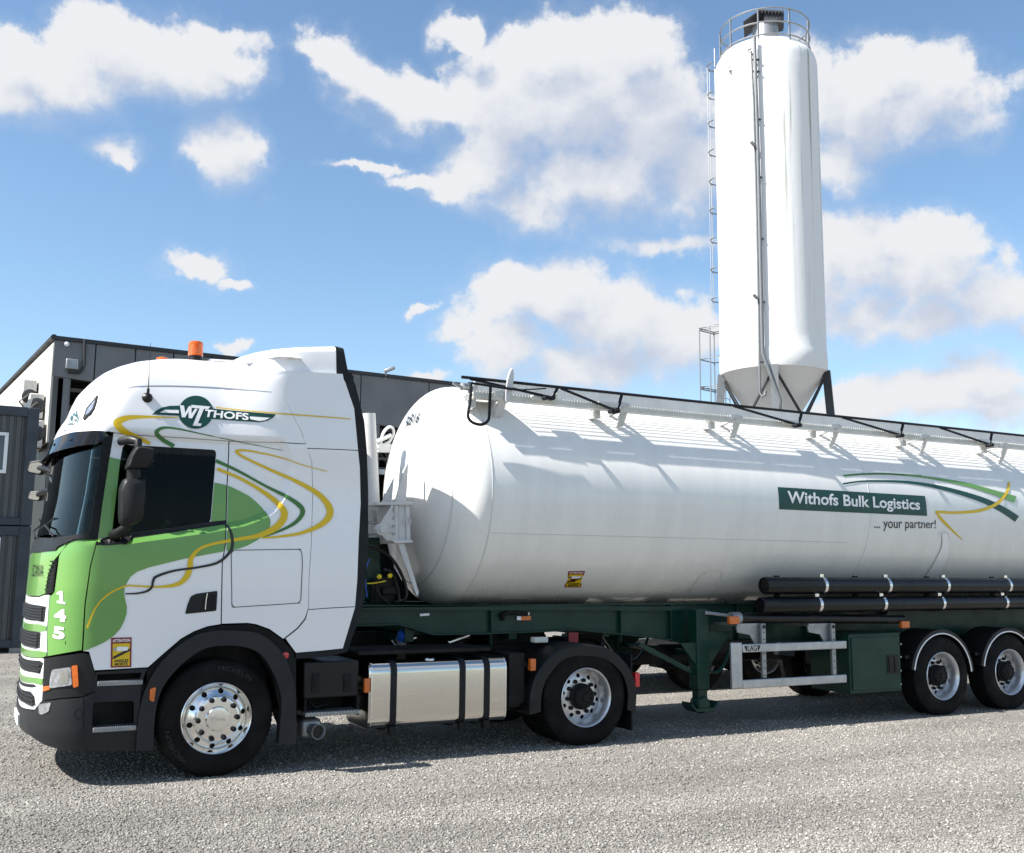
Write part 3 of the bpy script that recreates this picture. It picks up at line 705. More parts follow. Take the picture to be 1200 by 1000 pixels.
def make_rear_wheel(hub='nut_black'):
    prof = [(0, -.125), (.10, -.125), (.185, -.125), (.20, -.130), (.235, -.142), (.250, -.150)]
    holes = [circle(.0225, 16, (.213*math.cos(a), .213*math.sin(a))) for a in np.arange(10)*2*PI/10]
    d = panel('rim', ringmap(prof), circle(.252, 60), 'silver_rim', None, px=False, holes=holes, th=.010, step=.014, smooth=35)
    m = MB(); m.lathe([(.300, -.022), (.304, -.004), (.298, .003), (.290, -.001), (.284, -.016), (.276, -.030), (.270, -.05), (.262, -.075), (.2525, -.145), (.25, -.29)], (0, 0, 0), AX, 64)
    lip = m.build('rim_lip', 'silver_rim', None, smooth=50)
    m = MB(); m.lathe([(.135, -.125), (.135, -.085), (.120, -.075), (.112, -.03), (.100, -.018), (.045, -.016), (.040, -.004), (0, -.002)], (0, 0, 0), AX, 40)
    for i in range(10):
        a = i*2*PI/10; m.lathe([(.011, -.02), (.011, -.006), (0, -.006)], (.08*math.cos(a), 0, .08*math.sin(a)), AX, 8)
    cap = m.build('hub', hub, None, smooth=40)
    nuts = []; n0 = MB().lathe([(.0225, 0), (.0225, .004), (.020, .006), (.020, .03), (.013, .036), (0, .037)], (0, 0, 0), AX, 10).build('wheel_nut', 'nut_black', None, smooth=40)
    for i in range(10):
        a = i*2*PI/10+.31; q = n0 if not nuts else n0.copy(); q.location = (.1675*math.cos(a), .127, .1675*math.sin(a)); nuts.append(q)
        if q is not n0: COL.objects.link(q)
    m = MB(); m.lathe([(.25, -.16), (.24, -.18), (0, -.18)], (0, 0, 0), AX, 48)
    back = m.build('brake_drum', 'dark_hole', None)
    return [make_tyre(lug=False), d, lip, cap, back]+nuts
def wheel_proto(parts):     # part = tyre, the rest are its sub-parts
    t = parts[0]; t.name = 'wheel'
    for p in parts[1:]: p.parent = t
    return t
_used = set()
def put_wheel(proto, x, y, z, parent, far=False, rot=0., R=.5):
    o = proto if proto.name not in _used else None
    if o is None:
        o = proto.copy(); COL.objects.link(o)
        for c in list(proto.children):
            d = c.copy(); COL.objects.link(d); d.parent = o
    else: _used.add(proto.name)
    o.parent = None; o.location = (x, y, z)
    o.rotation_euler = (0, rot, PI) if far else (0, rot, 0)
    o.parent = parent; o.location = Vector((x, y, z))-world_loc(parent)
    o.scale = (R/.5, 1, R/.5)
    return o

# ================================================================== tractor unit
TRA = thing('tractor_unit', 'white and green lorry tractor numbered 145 with a round badge on its roof side', 'lorry', (1.2, 1.25, 0))
G_px = [(133.5, 506.5), (160, 510), (220, 513.5), (268, 516.5), (322, 518), (331, 520), (338.5, 533), (341, 550), (338, 566), (330, 584), (319, 598), (307, 605), (286, 613), (267, 616.5), (247, 620.6), (224, 623.8), (200, 627.2), (178, 630), (157, 632.8), (128, 637.5), (112, 641)]
GREEN += [CABS.inv(p) for p in G_px]
# extend the recess forward past the A-pillar so that only the belt, rear and top edges step
fr = [(-.25, GREEN[-1][1]-.02), (-.25, GREEN[0][1]+.02)]
GREEN += fr
GREEN_A = np.array(GREEN); GREEN_B = np.roll(GREEN_A, -1, 0)
_g = np.array(cr(GREEN[:-2], 3)); _L = np.concatenate([[0], np.cumsum(np.linalg.norm(np.diff(_g, axis=0), axis=1))]); _t = np.arange(0, _L[-1], .009)
_c = np.stack([np.interp(_t, _L, _g[:, 0]), np.interp(_t, _L, _g[:, 1])], 1); _T = np.gradient(_c, axis=0); _T /= np.linalg.norm(_T, axis=1)[:, None]; _N = np.stack([-_T[:, 1], _T[:, 0]], 1)
GREEN[:] = [tuple(p) for p in _g]+GREEN[-2:]; GREEN_A = np.array(GREEN); GREEN_B = np.roll(GREEN_A, -1, 0)
for _o in (-RW_, 0, RW_): RIDGE += [tuple(p) for p in _c+_N*_o]

win = rounded([(144.2, 521), (182, 523.2), (253.8, 527.4), (246.7, 612.5), (204, 619.5), (155, 625), (130.4, 628.5), (139.5, 548)], 5)
door = [(133.3, 508), (159, 510.8), (218, 514.3), (268, 517.8), (265.4, 570), (263.6, 638), (259.8, 660), (258.5, 731.5), (243, 734), (227, 740), (212, 748.5), (193.8, 764), (173.5, 782), (111, 785.6), (104.5, 764), (97.5, 763), (100.4, 708.8), (106.6, 664), (114.8, 632), (119.4, 596), (126.6, 548)]
dr = panel('door', CABS, door, 'white_paint', TRA, holes=[win], th=.012, step=.024, far=True, smooth=20)
side = [(269.3, 517.9), (300, 518.8), (330, 519.5), (358.6, 520.9), (365.2, 542), (366.2, 578), (364.6, 635), (361.8, 680), (361.4, 712), (357, 725), (348, 736), (332, 748.7), (316, 737.2), (300, 731.5), (290, 730), (260.0, 731), (261.2, 660), (264.9, 638), (266.7, 570)]
panel('cab_side', CABS, side, 'white_paint', TRA, th=.012, step=.026, far=True, smooth=20)
# storage hatch seam
class Off(Surf):
    pass
hat = rounded([(271, 645), (353.5, 643.8), (354.5, 660), (352.4, 706.8), (271.8, 712)], 6)
stroke(CABS, [(x, y, .8) for x, y in hat+hat[:1]], 'black_plastic', TRA, off=.004, name='hatch_seam', k=2)
# rear side deflector behind the sleeper
defl = [(284, 431.5), (284, 427.3), (290, 427.6), (297, 433), (317, 458), (332, 464), (353.5, 506), (365.8, 542), (366.8, 578), (365.2, 635), (362.4, 680), (362, 712), (358.6, 726), (349.5, 737), (335, 748.5), (347, 765), (378, 762.4), (401.7, 760), (416, 712), (418.6, 680), (420.2, 635), (422.6, 590), (421.6, 548), (419.5, 527), (415, 479), (401.5, 438.5)]
panel('side_deflector', CABS, defl, 'white_paint', TRA, th=.03, step=.05, far=True)
for a, b in (((360, 525.6), (429, 528.6)), ((361.5, 714.6), (416, 711.2))):
    stroke(CABS, [(*a, .9), ((a[0]+b[0])/2, (a[1]+b[1])/2-.3, .9), (*b, .9)], 'grey_plastic', TRA, off=.001, name='panel_seam', k=5)
seal = [(401.8, 438.5), (415, 479), (419.5, 527), (421.8, 548), (422.8, 590), (420.4, 635), (418.8, 680), (416.2, 712), (401.7, 760.3), (378, 762.7), (347, 765.3), (347, 772), (385, 769.5), (407, 764), (424, 717), (428.5, 680), (431.5, 635), (431.5, 575), (430, 530), (427, 494), (414.4, 441.5), (411, 436.5), (402, 437)]
panel('rubber_flap', CABS, seal, 'rubber_seal', TRA, th=.06, step=.06, far=True, off=-.002)
# roof shell: whole ring round the cab above the doors and the windscreen
lip = [(359, 520), (330, 518.6), (300, 517.9), (268, 516.8), (218, 513.2), (159, 509.6), (133.3, 506.8), (127, 505.5)]
near = [CABS.inv(p) for p in lip]
zv = near[-1][1]
fz = [(-.25, zv-.01), (-.5, zv-.02), (-.9, zv-.015), (-1.3, zv-.02), (-PI/2, zv-.02)]
low = [(near[0][0]+.02, near[0][1])]+near[0:]+fz
low += [(-PI-a, z) for a, z in low[:-1][::-1]]
s_end = 1.95
ztop = 3.745
top = [(-PI-s_end+0, ztop), (s_end, ztop)]
roofp = [(s_end, low[0][1])]+low+[(-PI-s_end, low[-1][1])]+[(-PI-s_end, ztop), (s_end, ztop)]
class CabTop(Surf):
    pass
# side parts of the roof stop at the deflector seam, where the deflector takes over
_r5 = [(353, 506), (331.7, 463.7), (316.7, 457.7), (296.6, 432.7), (284, 431.2), (284, 427)]
rs = [CABS.inv((_r5[i][0]+(_r5[i+1][0]-_r5[i][0])*t/5, _r5[i][1]+(_r5[i+1][1]-_r5[i][1])*t/5)) for i in range(5) for t in range(5)]+[CABS.inv(_r5[-1])]
roof_out = rs[::-1]+[(near[0][0], near[0][1])]+near[1:]+fz
roof_out = roof_out+[(-PI-a, z) for a, z in roof_out[:-1][::-1]]
roof_out = [(a, min(z, ztop)) for a, z in roof_out]
roof_out += [(-PI-rs[-1][0], ztop), (rs[-1][0], ztop)]
panel('roof', CABS, roof_out, 'white_paint', TRA, px=False, th=.03, step=.045)
m = MB()
ring = [CABS.P(a, ztop-.001, -.006) for a in np.linspace(rs[-1][0]+.1, -PI-rs[-1][0]-.1, 60)]
cen = np.array([.3, 1.25, 3.79])
v = [*ring]+[tuple(r*.55+cen*.45+np.array([0, 0, .01])) for r in ring]+[tuple(cen)]
n = len(ring); f = [(i, i+1, n+i+1, n+i) for i in range(n-1)]+[(n+i, n+i+1, 2*n) for i in range(n-1)]
m.add(v, f); m.add([(-.1, .55, 3.70), (1.02, .3, 3.70), (1.02, 2.2, 3.70), (-.1, 1.95, 3.70), (-.1, .55, 3.76), (1.02, .3, 3.76), (1.02, 2.2, 3.76), (-.1, 1.95, 3.76)], [(0, 1, 2, 3), (4, 5, 6, 7), (0, 1, 5, 4), (1, 2, 6, 5), (2, 3, 7, 6), (3, 0, 4, 7)])
m.build('roof_top', 'white_paint', TRA, smooth=40)
# roof spoiler
topl = [(258, 428.6), (264, 426.4), (270, 424), (283, 417.8), (301, 412.4), (322, 408.6), (345, 406.6), (370, 405.6), (394, 405.2), (403.5, 407.6)]
botl = [(258, 429.2), (264, 429.4), (270, 429.8), (283, 430.6), (301, 431.8), (322, 432.8), (345, 433.7), (370, 435), (395, 436.6), (411, 436.8)]
def spoiler(i0, i1, grow, nm, mt):
    rows = []
    for i in range(i0, i1+1):
        yi = .50-.46*sstep(0, 1, i/6.); t, b = at(topl[i], 'y', yi), at(botl[i], 'y', yi); x = (t[0]+b[0])/2; h = max(.01, t[2]-b[2])+grow
        r = min(.07, h*.45); yy = yi-grow
        dp = .24*sstep(2, 7, i)
        half = [(yy, b[2]-.12), (yy, b[2]+h-r*.9), (yy+r*.2, b[2]+h-r*.3), (yy+r*.7, b[2]+h), (max(.60, yy+.1), b[2]+h), (max(.68, yy+.15), b[2]+max(.01, h-dp))]
        rows.append([((t[0] if z > b[2]+h*.5 else b[0]), y, z) for y, z in half]+[((t[0] if z > b[2]+h*.5 else b[0]), 2.5-y, z) for y, z in half[::-1]])
    m = MB(); n = 12; v = [p for r in rows for p in r]; k = len(rows)
    m.add(v, [(i*n+j, i*n+(j+1) % n, (i+1)*n+(j+1) % n, (i+1)*n+j) for i in range(k-1) for j in range(n)]+[tuple(range(n)), tuple((k-1)*n+j for j in range(n))])
    return m.build(nm, mt, TRA, smooth=50)
spoiler(0, 8, 0, 'roof_spoiler', 'white_paint')
spoiler(8, 9, .004, 'spoiler_trim', 'rubber_seal')
# cab back wall, floor and wheel-house
m = MB(); m.box(.96, 1.0, .06, 2.44, 1.0, 3.74); m.box(-1.25, 1.0, .08, 2.42, 1.15, 1.18, 1)
m.build('rear_wall', ['white_paint', 'frame_black'], TRA)
arch = [(168, 790), (193, 765.5), (212, 750), (227, 741.5), (243, 735.5), (259, 733), (290, 731.8), (300, 733), (316, 739), (332, 750.5), (347, 768), (347, 872), (335, 872), (320, 790), (300, 760), (262, 750), (236, 758), (211, 777), (190, 805), (178, 840), (176, 878), (160, 878), (162, 812)]
panel('wheel_arch_liner', CABS, arch, 'frame_black', TRA, off=-.03, th=.30, step=.08, far=True)
m = MB(); m.box(-.75, .9, .32, .36, .5, 1.45); m.box(-.75, .9, 2.14, 2.18, .5, 1.45); m.box(-.75, .9, .34, 2.16, 1.30, 1.34); m.box(-1.2, -.75, .3, 2.2, .35, 1.15)
m.build('inner_wheelhouse', 'frame_black', TRA)
fo = [(160, 880), (162.4, 842), (170, 811), (186, 781), (207, 759), (227.6, 745.5), (245, 740.5), (264, 739), (295, 740.6), (313, 748), (331.6, 766.6), (342, 790), (347, 816), (346.8, 872)]
fi = [(326.4, 872), (330, 826), (327, 806), (321, 790), (308, 769), (290, 759), (264, 756.7), (238, 761), (212, 779.6), (191, 805.6), (182, 836.8), (179.5, 880)]
panel('wheel_arch', Plane('y', -.028), cr(fo, 3)+cr(fi, 3), 'grey_plastic', TRA, th=.10, step=.12, far=True)
FPL = Plane('y', -.03)
for q in ([(186, 781.6), (208, 778.4)], [(331, 767), (307.6, 770)]):
    stroke(FPL, [(*q[0], .8), ((q[0][0]+q[1][0])/2, (q[0][1]+q[1][1])/2, .8), (*q[1], .8)], 'dark_hole', TRA, off=.001, name='panel_seam', k=2)
panel('marker_lamp', FPL, rounded([(176.4, 808), (183, 805.5), (180.5, 823), (175.4, 821)], 2), 'orange_lens', TRA, th=.03, off=.012, far=True)

# ---- glazing, pillars
panel('side_window', CABS, rounded([(143.8, 520.6), (182, 522.8), (254.2, 527), (247.1, 613), (204, 620), (155, 625.5), (130, 629), (139.1, 548)], 5), 'side_glass', TRA, off=-.013, th=.004, step=.1, far=True)
bot_sill = [(131, 627.5), (155, 624.3), (204, 618.2), (247, 611.5), (264.5, 609.8), (264.8, 614.4), (247, 616.8), (204, 623.6), (156, 630.5), (153, 634), (120, 637.5), (116, 632.5)]
panel('window_sill', CABS, bot_sill, 'black_plastic', TRA, off=.008, th=.02, far=True)
# black windscreen pillar + header, windscreen in front of it
pil = [(132.6, 511), (126, 548), (118.7, 596), (114, 633), (104.5, 631.5), (107, 615), (113.2, 572), (119.8, 523), (121, 511)]
panel('windscreen_pillar', CABS, pil, 'rubber_seal', TRA, off=.002, th=.04, far=True)
pw = [CABS.inv(p) for p in [(119.8, 521), (113.2, 572), (107, 615), (104.5, 631.5)]]
ztw = zv-.01; zbw = zc(628.5)
wsn = [(-PI/2, zbw), (-1.3, zbw), (-1.0, zbw), pw[3], pw[2], pw[1], (pw[0][0], min(pw[0][1], ztw)), (-1.0, ztw), (-PI/2, ztw)]
ws = wsn+[(-PI-a, z) for a, z in wsn[1:-1][::-1]]
panel('windscreen', CABS, ws, 'windscreen_glass', TRA, px=False, off=-.006, th=.006, step=.06)
cow = [('c', 631), (60, 631), (83, 628), (104, 624.5), (106, 631.5), (88, 632.5), (69, 641), (66, 645), (48, 647), ('c', 648)]
panel('wiper_cowl', CABS, sym(cow, .0), 'black_plastic', TRA, px=False, off=.012, th=.05)
m = MB()
def cabp(a, z, off): return Vector(CABS.P(a, z, off))
zb = zbw+.03
for a0, a1, h in ((-.82, -1.25, .05), (-1.5, -2.05, .08)):
    m.tube([cabp(a0, zb-.06, .03), cabp((a0+a1)/2, zb+.02, .035), cabp(a1, zb+h, .012)], .009, 6); m.tube([cabp(a1-.3, zb+h-.02, .008), cabp(a1+.28, zb+h+.06, .008)], .006, 6)
m.build('wiper', 'black_plastic', TRA)
# sun visor standing off the windscreen top
vz = [CABS.inv(p, .10) for p in [(131, 512.5), (110, 511.5), (89, 511.5)]]
vn = [(-PI/2, zv-.005), (-1.2, zv-.005), (-.8, zv-.0), (-.5, zv-.005), (-.2, zv-.0), (-.13, zv-.03), (-.3, zv-.125), (-.5, zv-.14), (-.85, zv-.155), (-1.3, zv-.165), (-PI/2, zv-.165)]
class Visor(Surf):
    sg = 1
    def B(s, a, z): 
        k = min(1, max(0, (zv+.0-z)/.16)); aa = a if a > -PI/2 else -PI-a; e = sstep(-.15, -.5, aa) if False else min(1, max(0, (-aa-.12)/.4))
        return CABS.P(a, z, 0)+CABS.normal(a, z)*(.018+(.015+.05*k)*e)
panel('sun_visor', Visor(), vn+[(-PI-a, z) for a, z in vn[1:-1][::-1]], 'visor_glass', TRA, px=False, th=.008, step=.05)
for a in (-.75, -1.25, -PI+1.25, -PI+.75): m = MB(); m.bar(CABS.P(a, zv-.02, .0), CABS.P(a, zv-.08, .06), .03, .02); m.build('visor_bracket', 'black_plastic', TRA)

# ---- lower front
nearseam = [(113.6, 632), (105.2, 664), (98.8, 708.8), (95.6, 762)]
panel('corner_panel', CABS, nearseam+[(75, 765.5), (56, 769), (55.4, 740), (58.6, 700), (64, 694), (69.4, 652), (73, 645), (83, 635), (90, 633)], 'green_paint', TRA, th=.03, step=.04, far=True)
panel('front_hatch', CABS, sym([('c', 647), (50, 646.5), (66, 644.5), (80, 635.2), (70, 648.6), (62, 658), (56.5, 672), (52.5, 695.5), (46, 698.5), ('c', 697.5)]), 'green_paint', TRA, px=False, th=.03, step=.04)
panel('air_vent', CABS, [(68, 652), (64.5, 672), (62.6, 694), (53.6, 696), (56.4, 676), (60.5, 661)], 'dark_hole', TRA, off=-.012, th=.03, far=True)
for sgn in (0, 1):
    m = MB()
    for k in range(8):
        v0 = 658+k*4.7; x0, x1 = 60.4-(v0-658)*.19, 67.4-(v0-658)*.13
        A = [CABS.P(*CABS.inv((x, v0)), o_) for x, o_ in ((x0, .0), (x1, .002))]
        if sgn: A = [np.array((p[0], 2.5-p[1], p[2])) for p in A]
        m.bar(A[0], A[1], .03, .010)
    m.build('vent_slats', 'black_plastic', TRA)
panel('grille_surround', CABS, sym([('c', 699), (46, 700), (53, 697.6), (57.8, 697.5), (54.6, 739), (54.8, 768), (50, 770.5), ('c', 766)]), 'white_paint', TRA, px=False, th=.03, step=.05)
panel('grille_band', CABS, sym([('c', 729.5), (46, 731.5), (54.8, 734), (54.4, 739.5), (46, 740.6), ('c', 738.5)]), 'green_paint', TRA, px=False, off=.004, th=.006)
panel('grille_band', CABS, sym([('c', 758.8), (46, 762.6), (54.6, 764.4), (54.8, 768.6), (50, 770.8), ('c', 766.4)]), 'green_paint', TRA, px=False, off=.004, th=.006)
def grille(pl, bars):
    g = panel('grille', CABS, sym(pl), 'dark_hole', TRA, px=False, off=.006, th=.012)
    m = MB(); S_ = sym(pl); zs = [p[1] for p in S_]; amin, amax = min(p[0] for p in S_), max(p[0] for p in S_)
    for k in range(1, bars):
        z = min(zs)+(max(zs)-min(zs))*k/bars; A = [CABS.P(a, z, .012) for a in np.linspace(amin+.05, amax-.05, 14)]
        m.tube(A, .007, 5)
    m.build('grille_slats', 'grey_plastic', g)
grille([('c', 706.5), (46, 709.5), (54, 711), (52, 729), (45, 727.5), ('c', 724.5)], 6)
grille([('c', 737), (42, 740), (47.8, 741.5), (46.6, 759.5), (42, 758.5), ('c', 755)], 6)
panel('lower_front', CABS, sym([('c', 767.5), (48, 771.6), (51.5, 772.5), (50.4, 800), (49, 821), (42, 831.5), ('c', 826)]), 'white_paint', TRA, px=False, th=.03, step=.05)
grille([('c', 770), (47, 774.4), (50.6, 777), (47, 789.5), (41, 788), ('c', 782.5)], 3)
panel('lower_front_band', CABS, sym([('c', 789.5), (41, 794), (50.7, 795.5), (49.8, 803), (40, 800.5), ('c', 796.5)]), 'green_paint', TRA, px=False, off=.004, th=.006)
panel('lower_slot', CABS, sym([('c', 797.8), (40, 802), (43, 805), (38, 805.5), ('c', 801)]), 'dark_hole', TRA, px=False, off=.005, th=.008)
grille([('c', 806), (36, 810.5), (40.6, 816.5), (42, 827), (37, 824.5), ('c', 819)], 4)
# head lamp
hl = [(96.8, 765.5), (104, 766.8), (109, 779), (112, 792), (112, 810), (96.4, 816.4), (72, 818), (50.2, 821), (50, 795), (51.5, 771.5)]
HL = panel('headlamp_housing', CABS, hl, 'black_plastic', TRA, th=.04, step=.04, far=True)
panel('headlamp', CABS, rounded([(60.5, 785), (82.6, 782), (84.6, 803), (57.4, 807), (58.4, 796)], 3), 'lamp_glass', TRA, off=.012, th=.014, step=.03, far=True)
panel('headlamp_lens', CABS, rounded([(71, 786), (80, 784.6), (80, 801), (68, 802)], 3), 'mirror_glass', TRA, off=.016, th=.004, step=.03, far=True)
panel('indicator_lens', CABS, rounded([(83.6, 780.6), (90.6, 779.4), (92, 804.6), (85.6, 806.4)], 2), 'orange_lens', TRA, off=.014, th=.016, far=True)
panel('indicator_lens', CABS, [(50.6, 804.6), (56.8, 804), (58, 808.2), (50.4, 810.6)], 'orange_lens', TRA, off=.013, th=.014, far=True)
# bumper with fog lamp, plate and steps
bn = [('c', 827.5), (41, 833), (49.5, 822), (72, 819.6), (97.2, 817.8), (100.6, 879.8), (76, 878.6), (54, 872.4), (38, 862), ('c', 848)]
panel('bumper', CABS, sym(bn, 0), 'grey_plastic', TRA, px=False, off=.012, th=.06, step=.05)
panel('fog_lamp', CABS, rounded([(45, 825.6), (59.6, 823.4), (56.8, 834), (50, 837.6), (45.4, 837)], 2), 'lamp_glass', TRA, off=.018, th=.02, far=True)
stroke(CABS, [(92+5*math.cos(t), 837+5.4*math.sin(t), 1.1) for t in np.linspace(0, 2*PI, 13)], 'frame_black', TRA, off=.0135, name='parking_sensor', k=2)
pl = [CABS.inv(p, .012) for p in [(24, 832), (33.6, 840.5), (33.6, 853.6), (24, 845)]]
zp0, zp1 = zc(846, .02), zc(833.5, .02)
panel('number_plate', CABS, [(-PI/2-.13, zp0), (-PI/2+.13, zp0), (-PI/2+.13, zp1), (-PI/2-.13, zp1)], 'white_film', TRA, px=False, off=.030, th=.018)
text('I I I', lambda u, v: CABS.P(-PI/2-.1+.2*u, zp0+.03+(zp1-zp0-.06)*v, .0315), 'red_film', TRA, name='plate_lettering', cuts=2)
stp = [(96.6, 818), (111.6, 811.4), (112.2, 788), (172.5, 783.6), (166, 800), (162.6, 842), (160.6, 880), (98.8, 879.8)]
rec1 = [(114, 790.6), (166, 788.4), (163.6, 797.2), (113.6, 799)]
rec2 = rounded([(109, 823.4), (157, 821.4), (157, 850), (107.6, 853.4)], 4)
panel('step_panel', CABS, stp, 'grey_plastic', TRA, holes=[rec1, rec2], off=.004, th=.03, step=.06, far=True)
m = MB()
for i, (pl2, z) in enumerate(((rec1, 0), (rec2, 0))):
    a = [at(p, 'y', .0) for p in (pl2[0], pl2[-1])]
P1, P2 = at((112, 788), 'y', 0), at((168, 799), 'y', 0); Q1, Q2 = at((106, 822), 'y', 0), at((158, 854), 'y', 0)
for A, B_ in ((P1, P2), (Q1, Q2)):
    m.box(A[0]-.02, B_[0]+.02, .18, .20, B_[2]-.03, A[2]+.05); m.box(A[0]-.02, B_[0]+.02, .03, .19, A[2]+.03, A[2]+.05); m.box(A[0]-.04, A[0]-.01, .03, .19, B_[2]-.02, A[2]+.03); m.box(B_[0]+.0, B_[0]+.03, .03, .19, B_[2]-.02, A[2]+.03)
m.build('step_recess', 'frame_black', TRA)
for (p, q) in (((114.4, 800.6), (167.6, 800)), ((109, 855), (160, 853.6))):
    A, B_ = at(p, 'y', -.02), at(q, 'y', -.02); m = MB(); z = (A[2]+B_[2])/2
    m.box(A[0], B_[0], -.012, .17, z-.022, z+.012)
    for k in range(22):
        x = A[0]+.01+(B_[0]-A[0]-.02)*k/21.; m.box(x-.005, x+.005, -.016, .15, z-.019, z+.018)
    m.build('step_tread', 'steel_galv', TRA, bevel=.002)

# ---- interior
m = MB(); m.box(-1.15, -.80, .12, 2.38, 1.25, 1.98); m.box(-1.22, -1.1, .2, 2.3, 1.7, 1.93); m.box(-.95, -.7, .3, .9, 1.8, 2.06)
m.build('dashboard', 'interior_dark', TRA, bevel=.04)
for y0, y1 in ((.25, .75), (1.75, 2.25)):
    m = MB(); m.box(-.35, .15, y0, y1, 1.55, 1.72); m.box(.05, .20, y0, y1, 1.7, 2.42); m.box(.08, .19, y0+.12, y1-.12, 2.42, 2.64); m.box(-.3, .1, y0+.05, y1-.05, 1.17, 1.55)
    m.build('seat', 'seat_cloth', TRA, bevel=.05, seg=3)
m = MB(); c0 = Vector((-.62, .5, 2.02)); ax = Vector((.55, 0, .83)).normalized(); e1 = ax.cross(Vector((0, 1, 0))); e2 = Vector((0, 1, 0))
m.tube([c0+(e1*math.cos(t)+e2*math.sin(t))*.22 for t in np.arange(32)*2*PI/32], .015, 8, closed=True); m.tube([c0-e2*.22, c0+e2*.22], .014, 6); m.tube([c0, c0-ax*.3], .03, 8)
m.build('steering_wheel', 'interior_dark', TRA)
m = MB()     # curtain gathered behind the door window
for y in (.12,):
    A = [(x, y+.018*math.sin(x*60), z) for z in (1.6,) for x in np.arange(-.50, .5, .012)]; B_ = [(x-.04*math.sin((x+.36)*3)*0, y+.018*math.sin(x*60), 3.0) for x in np.arange(-.50, .5, .012)]
    A = [(max(a[0], -.60+.2) if False else a[0], a[1], a[2]) for a in A]; m.strip(A, B_)
m.box(.30, .33, .1, 2.4, 1.2, 3.3); m.box(-.9, .3, .1, 2.4, 3.08, 3.12)
m.box(-.62, .4, .10, .13, 2.60, 3.02); 
m.build('curtain', 'curtain', TRA)

# ---- livery
class _: pass
gr_main = [(128.4, 535.6), (140.6, 538.6), (139.7, 548), (130.4, 628.8), (114.8, 632), (106.6, 664), (100.4, 708.8), (97.4, 762.8), (104, 761), (112, 757.6), (124, 752), (134.4, 744.4), (141, 737), (145.6, 728), (148.2, 720), (148.8, 712), (147, 704), (145.6, 696), (146, 689), (148.8, 683), (153, 676), (160, 670.6), (175, 665), (192, 660.8), (216, 655), (240, 649.6), (263.2, 646), (263.8, 612.5), (247.2, 612.8), (204, 619.8), (155, 625.3), (130.6, 628.6), (119.4, 596), (126.6, 548)]
gd = [(114.8, 632), (130.8, 628.9), (155, 625.7), (204, 620.1), (247.2, 613), (251.4, 565.6), (265.8, 568.6), (265.4, 570), (263.6, 638), (262.4, 646.4), (240, 650.4), (216, 655), (192, 660.8), (175, 665), (160, 670.6), (153, 676), (148.8, 683), (146, 689), (145.6, 696), (147, 704), (148.8, 712), (148.2, 720), (145.6, 728), (141, 737), (134.4, 744.4), (124, 752), (112, 757.6), (104, 761), (97.5, 762.9), (100.4, 708.8), (106.6, 664)]
LV = 'livery_film'
panel(LV, CABS, gd, 'green_paint', TRA, off=.0055, th=.005, step=.024, smooth=20)
panel(LV, CABS, [(128.5, 535.6), (140.9, 538.6), (139.9, 548), (130.8, 628.4), (115.2, 631.6), (119.4, 596), (126.6, 548)], 'green_paint', TRA, off=.0055, th=.005, step=.024, smooth=20)
panel(LV, CABS, [(267.5, 569.2), (280, 575), (292, 581.4), (300, 588), (307, 595), (313, 602), (317, 610), (316.4, 618), (311, 626), (301, 633.5), (290, 639.5), (280, 643), (265.7, 646), (265.6, 638), (267.4, 572)], 'green_paint', TRA, off=.0055, th=.005, step=.024, smooth=20)
# strip under the belt, continued on the far side is not visible
YEL = [
 [(208.5, 489.3, .8), (191.6, 489, 1.6), (172, 488.6, 3), (151, 489.5, 5.5), (140.5, 493, 8), (137.5, 497, 9), (144, 504.5, 7.6), (156.6, 510.6, 5), (176, 520, 4)],
 [(253, 477.5, 1.2), (295, 482, 1.3), (340, 485.6, 1.4), (378, 488.4, 1.3), (411, 491, 1)],
 [(254.5, 549.5, 3.6), (280, 560, 3.4), (304, 573.5, 4.2), (323.5, 588, 6), (333.4, 602, 8), (325, 617, 8), (304, 627.5, 5.4), (280, 632, 4), (250, 637.5, 3.4), (233, 644, 3.6), (224, 655, 5.6), (222.6, 665, 6.6), (218.5, 676, 6.6), (208, 684.7, 4.6), (186, 687.8, 2.4), (160, 686.8, 2), (147, 687, 2), (128, 696, 2), (113, 711, 2), (101.8, 736, 2.5)],
 [(383.5, 552.5, .9), (355, 545, 1), (328, 536, 1.4), (295, 528.8, 2), (281, 527.8, 2.6), (277.4, 530, 3.2), (289, 537.5, 2.8), (319, 551.5, 3.2), (352, 566.5, 4.4), (376, 581.5, 6), (387, 599, 8), (379, 613, 6.6), (355, 624.2, 3.8), (328, 628.8, 2.6), (307, 630.4, 1.8)]]
for s_ in YEL: stroke(CABS, s_, 'yellow_film', TRA, off=.0085, name=LV, k=8)
for s_ in [[(331, 528, .6), (300, 522, .7), (280, 518, .8), (238, 509, 1.2), (208, 502.6, 2), (191, 501.6, 3.2), (183.5, 507, 5), (190, 515, 4.8), (204, 523, 5)],
           [(253, 540, 4.2), (280, 552.5, 3.2), (310, 569, 3), (340, 584.5, 4.6), (354.5, 597.5, 5.6), (348.5, 610.5, 4.4), (331, 621, 3), (307, 630, 1.5)]]:
    stroke(CABS, s_, 'mid_green', TRA, off=.0072, name=LV, k=8)
stroke(CABS, [(262, 613, 1.6), (268, 618.5, 2.6), (272, 630, 3.4), (270.6, 645, 3.4), (256, 659, 3), (232, 665, 2.6), (205, 668.8, 2.6), (184, 675.5, 3.2), (179.5, 681, 3), (178, 688, 3), (172, 693, 2.6), (160, 695.6, 2), (147, 696, 1.6)], 'black_film', TRA, off=.0098, name=LV, k=8)
